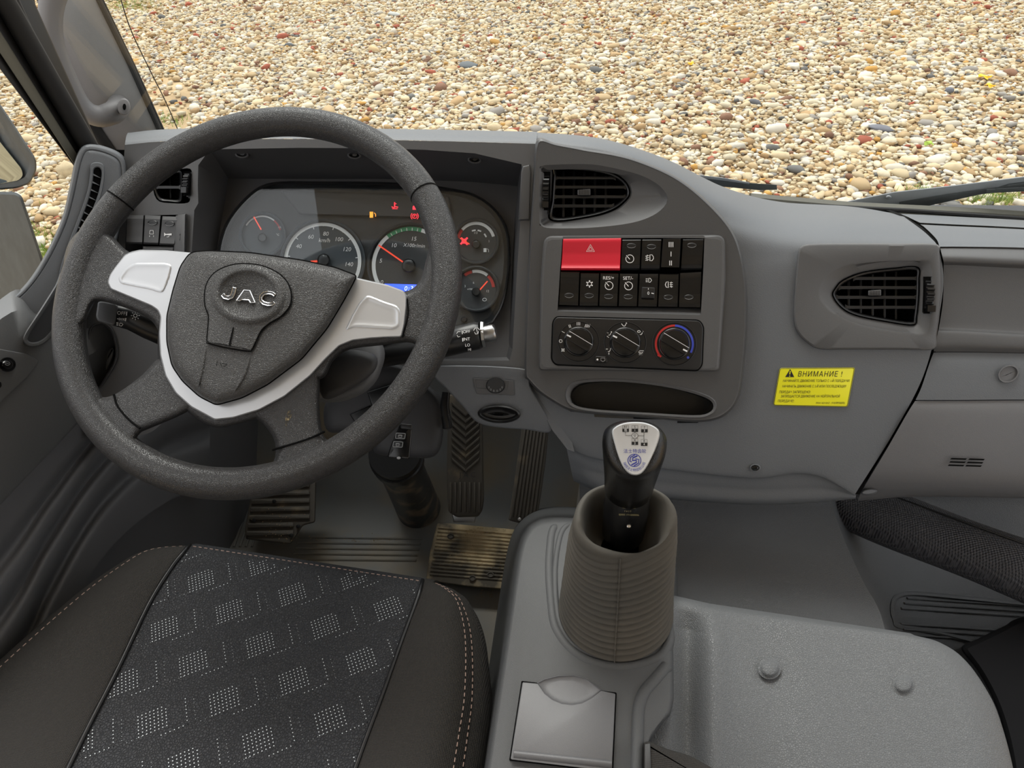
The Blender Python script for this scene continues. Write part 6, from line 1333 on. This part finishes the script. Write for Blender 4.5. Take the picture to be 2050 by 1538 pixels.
# ------------------------------------------------------------------ driver seat
def seat():
    root = thing('driver_seat', (-.42, .25, .0), 'dark cloth driver seat cushion with a dotted centre panel', 'seat')
    P = Pl((0, 0, .43), (0, -.05, 1))
    T = np.array([0, .04, .1, .25, .5, .75, 1.0])
    Lx = [(372, 1093), (300, 1100), (245, 1128), (150, 1197), (-20, 1345), (-160, 1480), (-300, 1640)]
    SLx = [(380, 1091), (368, 1105), (341, 1140), (297, 1212), (236, 1340), (172, 1466), (88, 1640)]
    SRx = [(846, 1162), (842, 1178), (833, 1205), (806, 1278), (768, 1385), (727, 1495), (676, 1640)]
    Rx = [(872, 1167), (898, 1180), (925, 1206), (945, 1275), (948, 1390), (938, 1480), (915, 1640)]
    NV = 90; ts = np.linspace(0, 1, NV)**1.15
    def smooth(c):
        d = catmull(c, 200, False); k = np.interp(np.linspace(0, 1, 200), np.linspace(0, 1, 7), T)
        return np.array([[np.interp(t, k, [q[j] for q in d]) for j in (0, 1)] for t in ts])
    L, SL, SR, R = map(smooth, (Lx, SLx, SRx, Rx))
    def rowpts(v, a, b, n, hfun):
        out = []
        for i in range(n):
            s = i/(n-1); x, y = a[v]*(1-s)+b[v]*s; out.append(P.at(x, y, hfun(s, ts[v])))
        return out
    edge = lambda t: -.018*math.exp(-t/.02)
    hc = lambda s, t: -.010*math.sin(math.pi*s)**.8+edge(t)
    hl = lambda s, t: .012*math.sin(math.pi*min(1, s*1.0))**.7*min(1, t*6)-.020*(1-s)**6+edge(t)
    hr = lambda s, t: .010*math.sin(math.pi*s)**.7*min(1, t*6)-.024*s**6+edge(t)
    front_y = [((372, 1093), 0)]
    def panel(name, a, b, n, hf, mt, label=None):
        rows = [rowpts(v, a, b, n, hf) for v in range(NV)]
        f0 = [p+Vector((0, .012, -.012)) for p in rows[0]]; f1 = [p+Vector((0, .016, -.05)) for p in rows[0]]; f2 = [p+Vector((0, .004, -.12)) for p in rows[0]]
        return MB().loft([f2, f1, f0]+rows, closed=False).build(name, mt, root, label, smooth=80)
    panel('centre_panel', SL, SR, 60, hc, M['mesh'], 'grey mesh panel with silver dot pattern')
    panel('side_bolster', L, SL, 30, hl, M['fabric']); panel('side_bolster', SR, R, 24, hr, M['fabric'])
    # side skirts
    for E2, hf, dx in ((L, hl(0, 1), -.02), (R, hr(1, 1), .016)):
        A = [P.at(E2[v][0], E2[v][1], (hl(0, ts[v]) if dx < 0 else hr(1, ts[v]))) for v in range(NV)]
        m = MB(); m.loft([A, [p+Vector((dx*.6, .003, -.008)) for p in A], [p+Vector((dx, .003, -.03)) for p in A], [p+Vector((dx, 0, -.12)) for p in A], [p+Vector((dx*.3, -.02, -.26)) for p in A]], closed=False); m.build('side_skirt', M['fabric'], root, smooth=80)
    m = MB(); m.box((-.42, .20, .16), Vector((.2, 0, 0)), Vector((0, .28, 0)), Vector((0, 0, .15))); m.build('seat_base', M['recess'], root)
    for E2, hf in ((SL, lambda t: hc(0, t)), (SR, lambda t: hc(1, t))):
        m = MB(); m.tube([P.at(E2[v][0], E2[v][1], hf(ts[v])+.001) for v in range(NV)], .0028, 8); m.build('piping', M['black'], root, smooth=80)
    # pink double stitching, single stitches too many to pick apart
    m = MB()
    def stitch(c, step=.0075):
        C = [Vector(q) for q in c]; acc = 0
        for a, b in zip(C, C[1:]):
            l = (b-a).length; acc += l
            if acc > step:
                acc = 0; d = (b-a).normalized(); m.tube([b-d*.0022, b+d*.0022], .0006, 5)
    def dense(f, n=420): return [f(k/(n-1)) for k in range(n)]
    for off in (.90, .985):
        def fr(u, off=off):
            k = u*(NV-1); i = min(int(k), NV-2); g = k-i; a = SR[i]*(1-g)+SR[i+1]*g; b = R[i]*(1-g)+R[i+1]*g; q = a+(b-a)*off; t = ts[i]*(1-g)+ts[i+1]*g
            return P.at(q[0], q[1], hr(off, t)+.0008)
        stitch(dense(fr))
    def fl(u):
        k = u*(NV-1); i = min(int(k), NV-2); g = k-i; a = L[i]*(1-g)+L[i+1]*g; b = SL[i]*(1-g)+SL[i+1]*g; q = a+(b-a)*.04; t = ts[i]*(1-g)+ts[i+1]*g; return P.at(q[0], q[1], hl(.04, t)+.0008)
    stitch(dense(fl))
    def ff(u): q = SL[1]*(1-u)+SR[1]*u; return P.at(q[0], q[1], hc(u, ts[1])+.001)
    stitch(dense(ff))
    m.build('stitching', M['thread'], root, 'dusty pink stitching', kind='stuff', recalc=False)
    # woven dots of the centre panel
    Sx = lambda p: P.at(*p)
    A0 = Sx((524, 1130)); e1 = Sx((402, 1162))-A0; e2 = (Sx((585, 1189))-A0)
    u1 = Vector((1, 0, 0)); X1 = e1.copy(); X2 = e2.copy()
    # image of the surface: pixel -> (s,t) -> height
    SLk, SRk = SL, SR
    def on(w_):
        d = w_-CAM; z = d.dot(FW); px = 1025+F*d.dot(RT)/z; py = 769-F*d.dot(UP)/z
        # find v with interpolated line containing the point
        best = None
        lo, hi = 0, NV-1
        def side(v): a, b = SLk[v], SRk[v]; return (b[0]-a[0])*(py-a[1])-(b[1]-a[1])*(px-a[0])
        if side(0) < 0: return None
        if side(NV-1) > 0: return None
        while hi-lo > 1:
            mid = (lo+hi)//2
            if side(mid) > 0: lo = mid
            else: hi = mid
        a, b = SLk[lo], SRk[lo]; s = ((px-a[0])*(b[0]-a[0])+(py-a[1])*(b[1]-a[1]))/((b[0]-a[0])**2+(b[1]-a[1])**2)
        if not .012 < s < .988: return None
        return P.at(px, py, hc(s, ts[lo])+.0006)
    md = MB(); r_ = .00078
    U = (-X1).normalized(); Vv = Vector((-U.y, U.x, 0)); Vv = -Vv if Vv.y < 0 else Vv
    rr = math.radians(8); U, Vv = U*math.cos(rr)+Vv*math.sin(rr), Vv*math.cos(rr)-U*math.sin(rr)
    def dot(c, r=r_):
        q = on(c)
        if q is None: return
        md.add([q+Vector((r, 0, 0)), q+Vector((0, r, 0)), q+Vector((-r, 0, 0)), q+Vector((0, -r, 0))], [(0, 1, 2, 3)])
    g = .0042; rng = random.Random(2)
    for i in range(-9, 10):
        for j in range(-9, 12):
            c = A0+X1*i+X2*j*1.0
            if not (-.9 < c.x < .1 and -.1 < c.y < .75): continue
            if (i+2*j) % 1: continue
            kind = (i*1+j*1) % 2
            for a in range(8):
                for b in range(7):
                    if a+b*.4 > 9: continue
                    dot(c+U*(a-3.5)*g+Vv*(b-3)*g)
            c2 = c+U*.026-Vv*.005
            for b in range(8): dot(c2+U*.010+Vv*(b-3.5)*g*1.1, r_*.9)
            for a in range(7): dot(c2+U*(.010-a*g*1.1)-Vv*3.5*g*1.1, r_*.9)
            c3 = c-U*.028+Vv*.002
            for b in range(7): dot(c3+Vv*(b-3)*g*1.2-U*.004, r_*.5)
            for a in range(6): dot(c3+U*(a*g*1.2-.004)-Vv*3*g*1.2, r_*.5)
    md.build('dot_print', M['dots'], root, kind='stuff', recalc=False)
seat()

# ------------------------------------------------------------------ windscreen wipers outside the glass
def wipers():
    WP = Pl(WS.P-WSN*.045, WSN)      # just outside the pane
    t = thing('windscreen_wiper', WP.at(1760, 420), 'wide dark grey wiper arm with blade outside the windscreen at right', 'wiper')
    m = MB(); o = [(1672, 412), (1700, 402), (1790, 384), (1900, 372), (2060, 352), (2160, 340), (2160, 366), (2060, 374), (1975, 386), (1880, 404), (1840, 420), (1700, 424)]
    m.slab(WP, o, -.012, .004, 3, 3, back=True); m.build('arm', M['wiper'], t)
    m = MB(); m.slab(WP, [(1800, 404), (1900, 388), (2060, 366), (2160, 352), (2160, 366), (2060, 376), (1960, 390), (1860, 412), (1800, 416)], .002, .007, 2, 2); m.build('arm_flange', M['outblack'], t)
    m = MB(); m.prof(WP, circ(1779, 395, 6, 4, 16), [(0, .003), (0, .007), (2, .009)]); m.build('bolt', M['wiper'], t)
    m = MB(); m.slab(WP, [(1975, 379), (2060, 374), (2160, 368), (2160, 380), (2060, 383), (1975, 387)], .006, .016, 1.5, 2); m.ribbon(WP, [(1992, 378), (2020, 369), (2060, 364), (2160, 352)], 3, .018); m.build('blade', M['outblack'], t)
    t = thing('windscreen_wiper', WP.at(1520, 380), 'tip of a black wiper blade showing past the dashboard hump', 'wiper')
    m = MB(); m.slab(WP, [(1380, 352), (1450, 360), (1498, 366), (1555, 370), (1556, 380), (1520, 381), (1450, 374), (1380, 366)], .0, .012, 1.5, 2, back=True); m.build('blade', M['outblack'], t)
    m = MB(); m.slab(WP, [(1380, 348), (1450, 356), (1500, 365), (1500, 369), (1450, 362), (1380, 354)], .012, .018, 1, 1); m.build('blade_spine', M['wiper'], t)
wipers()
print('script objects', len(bpy.data.objects))
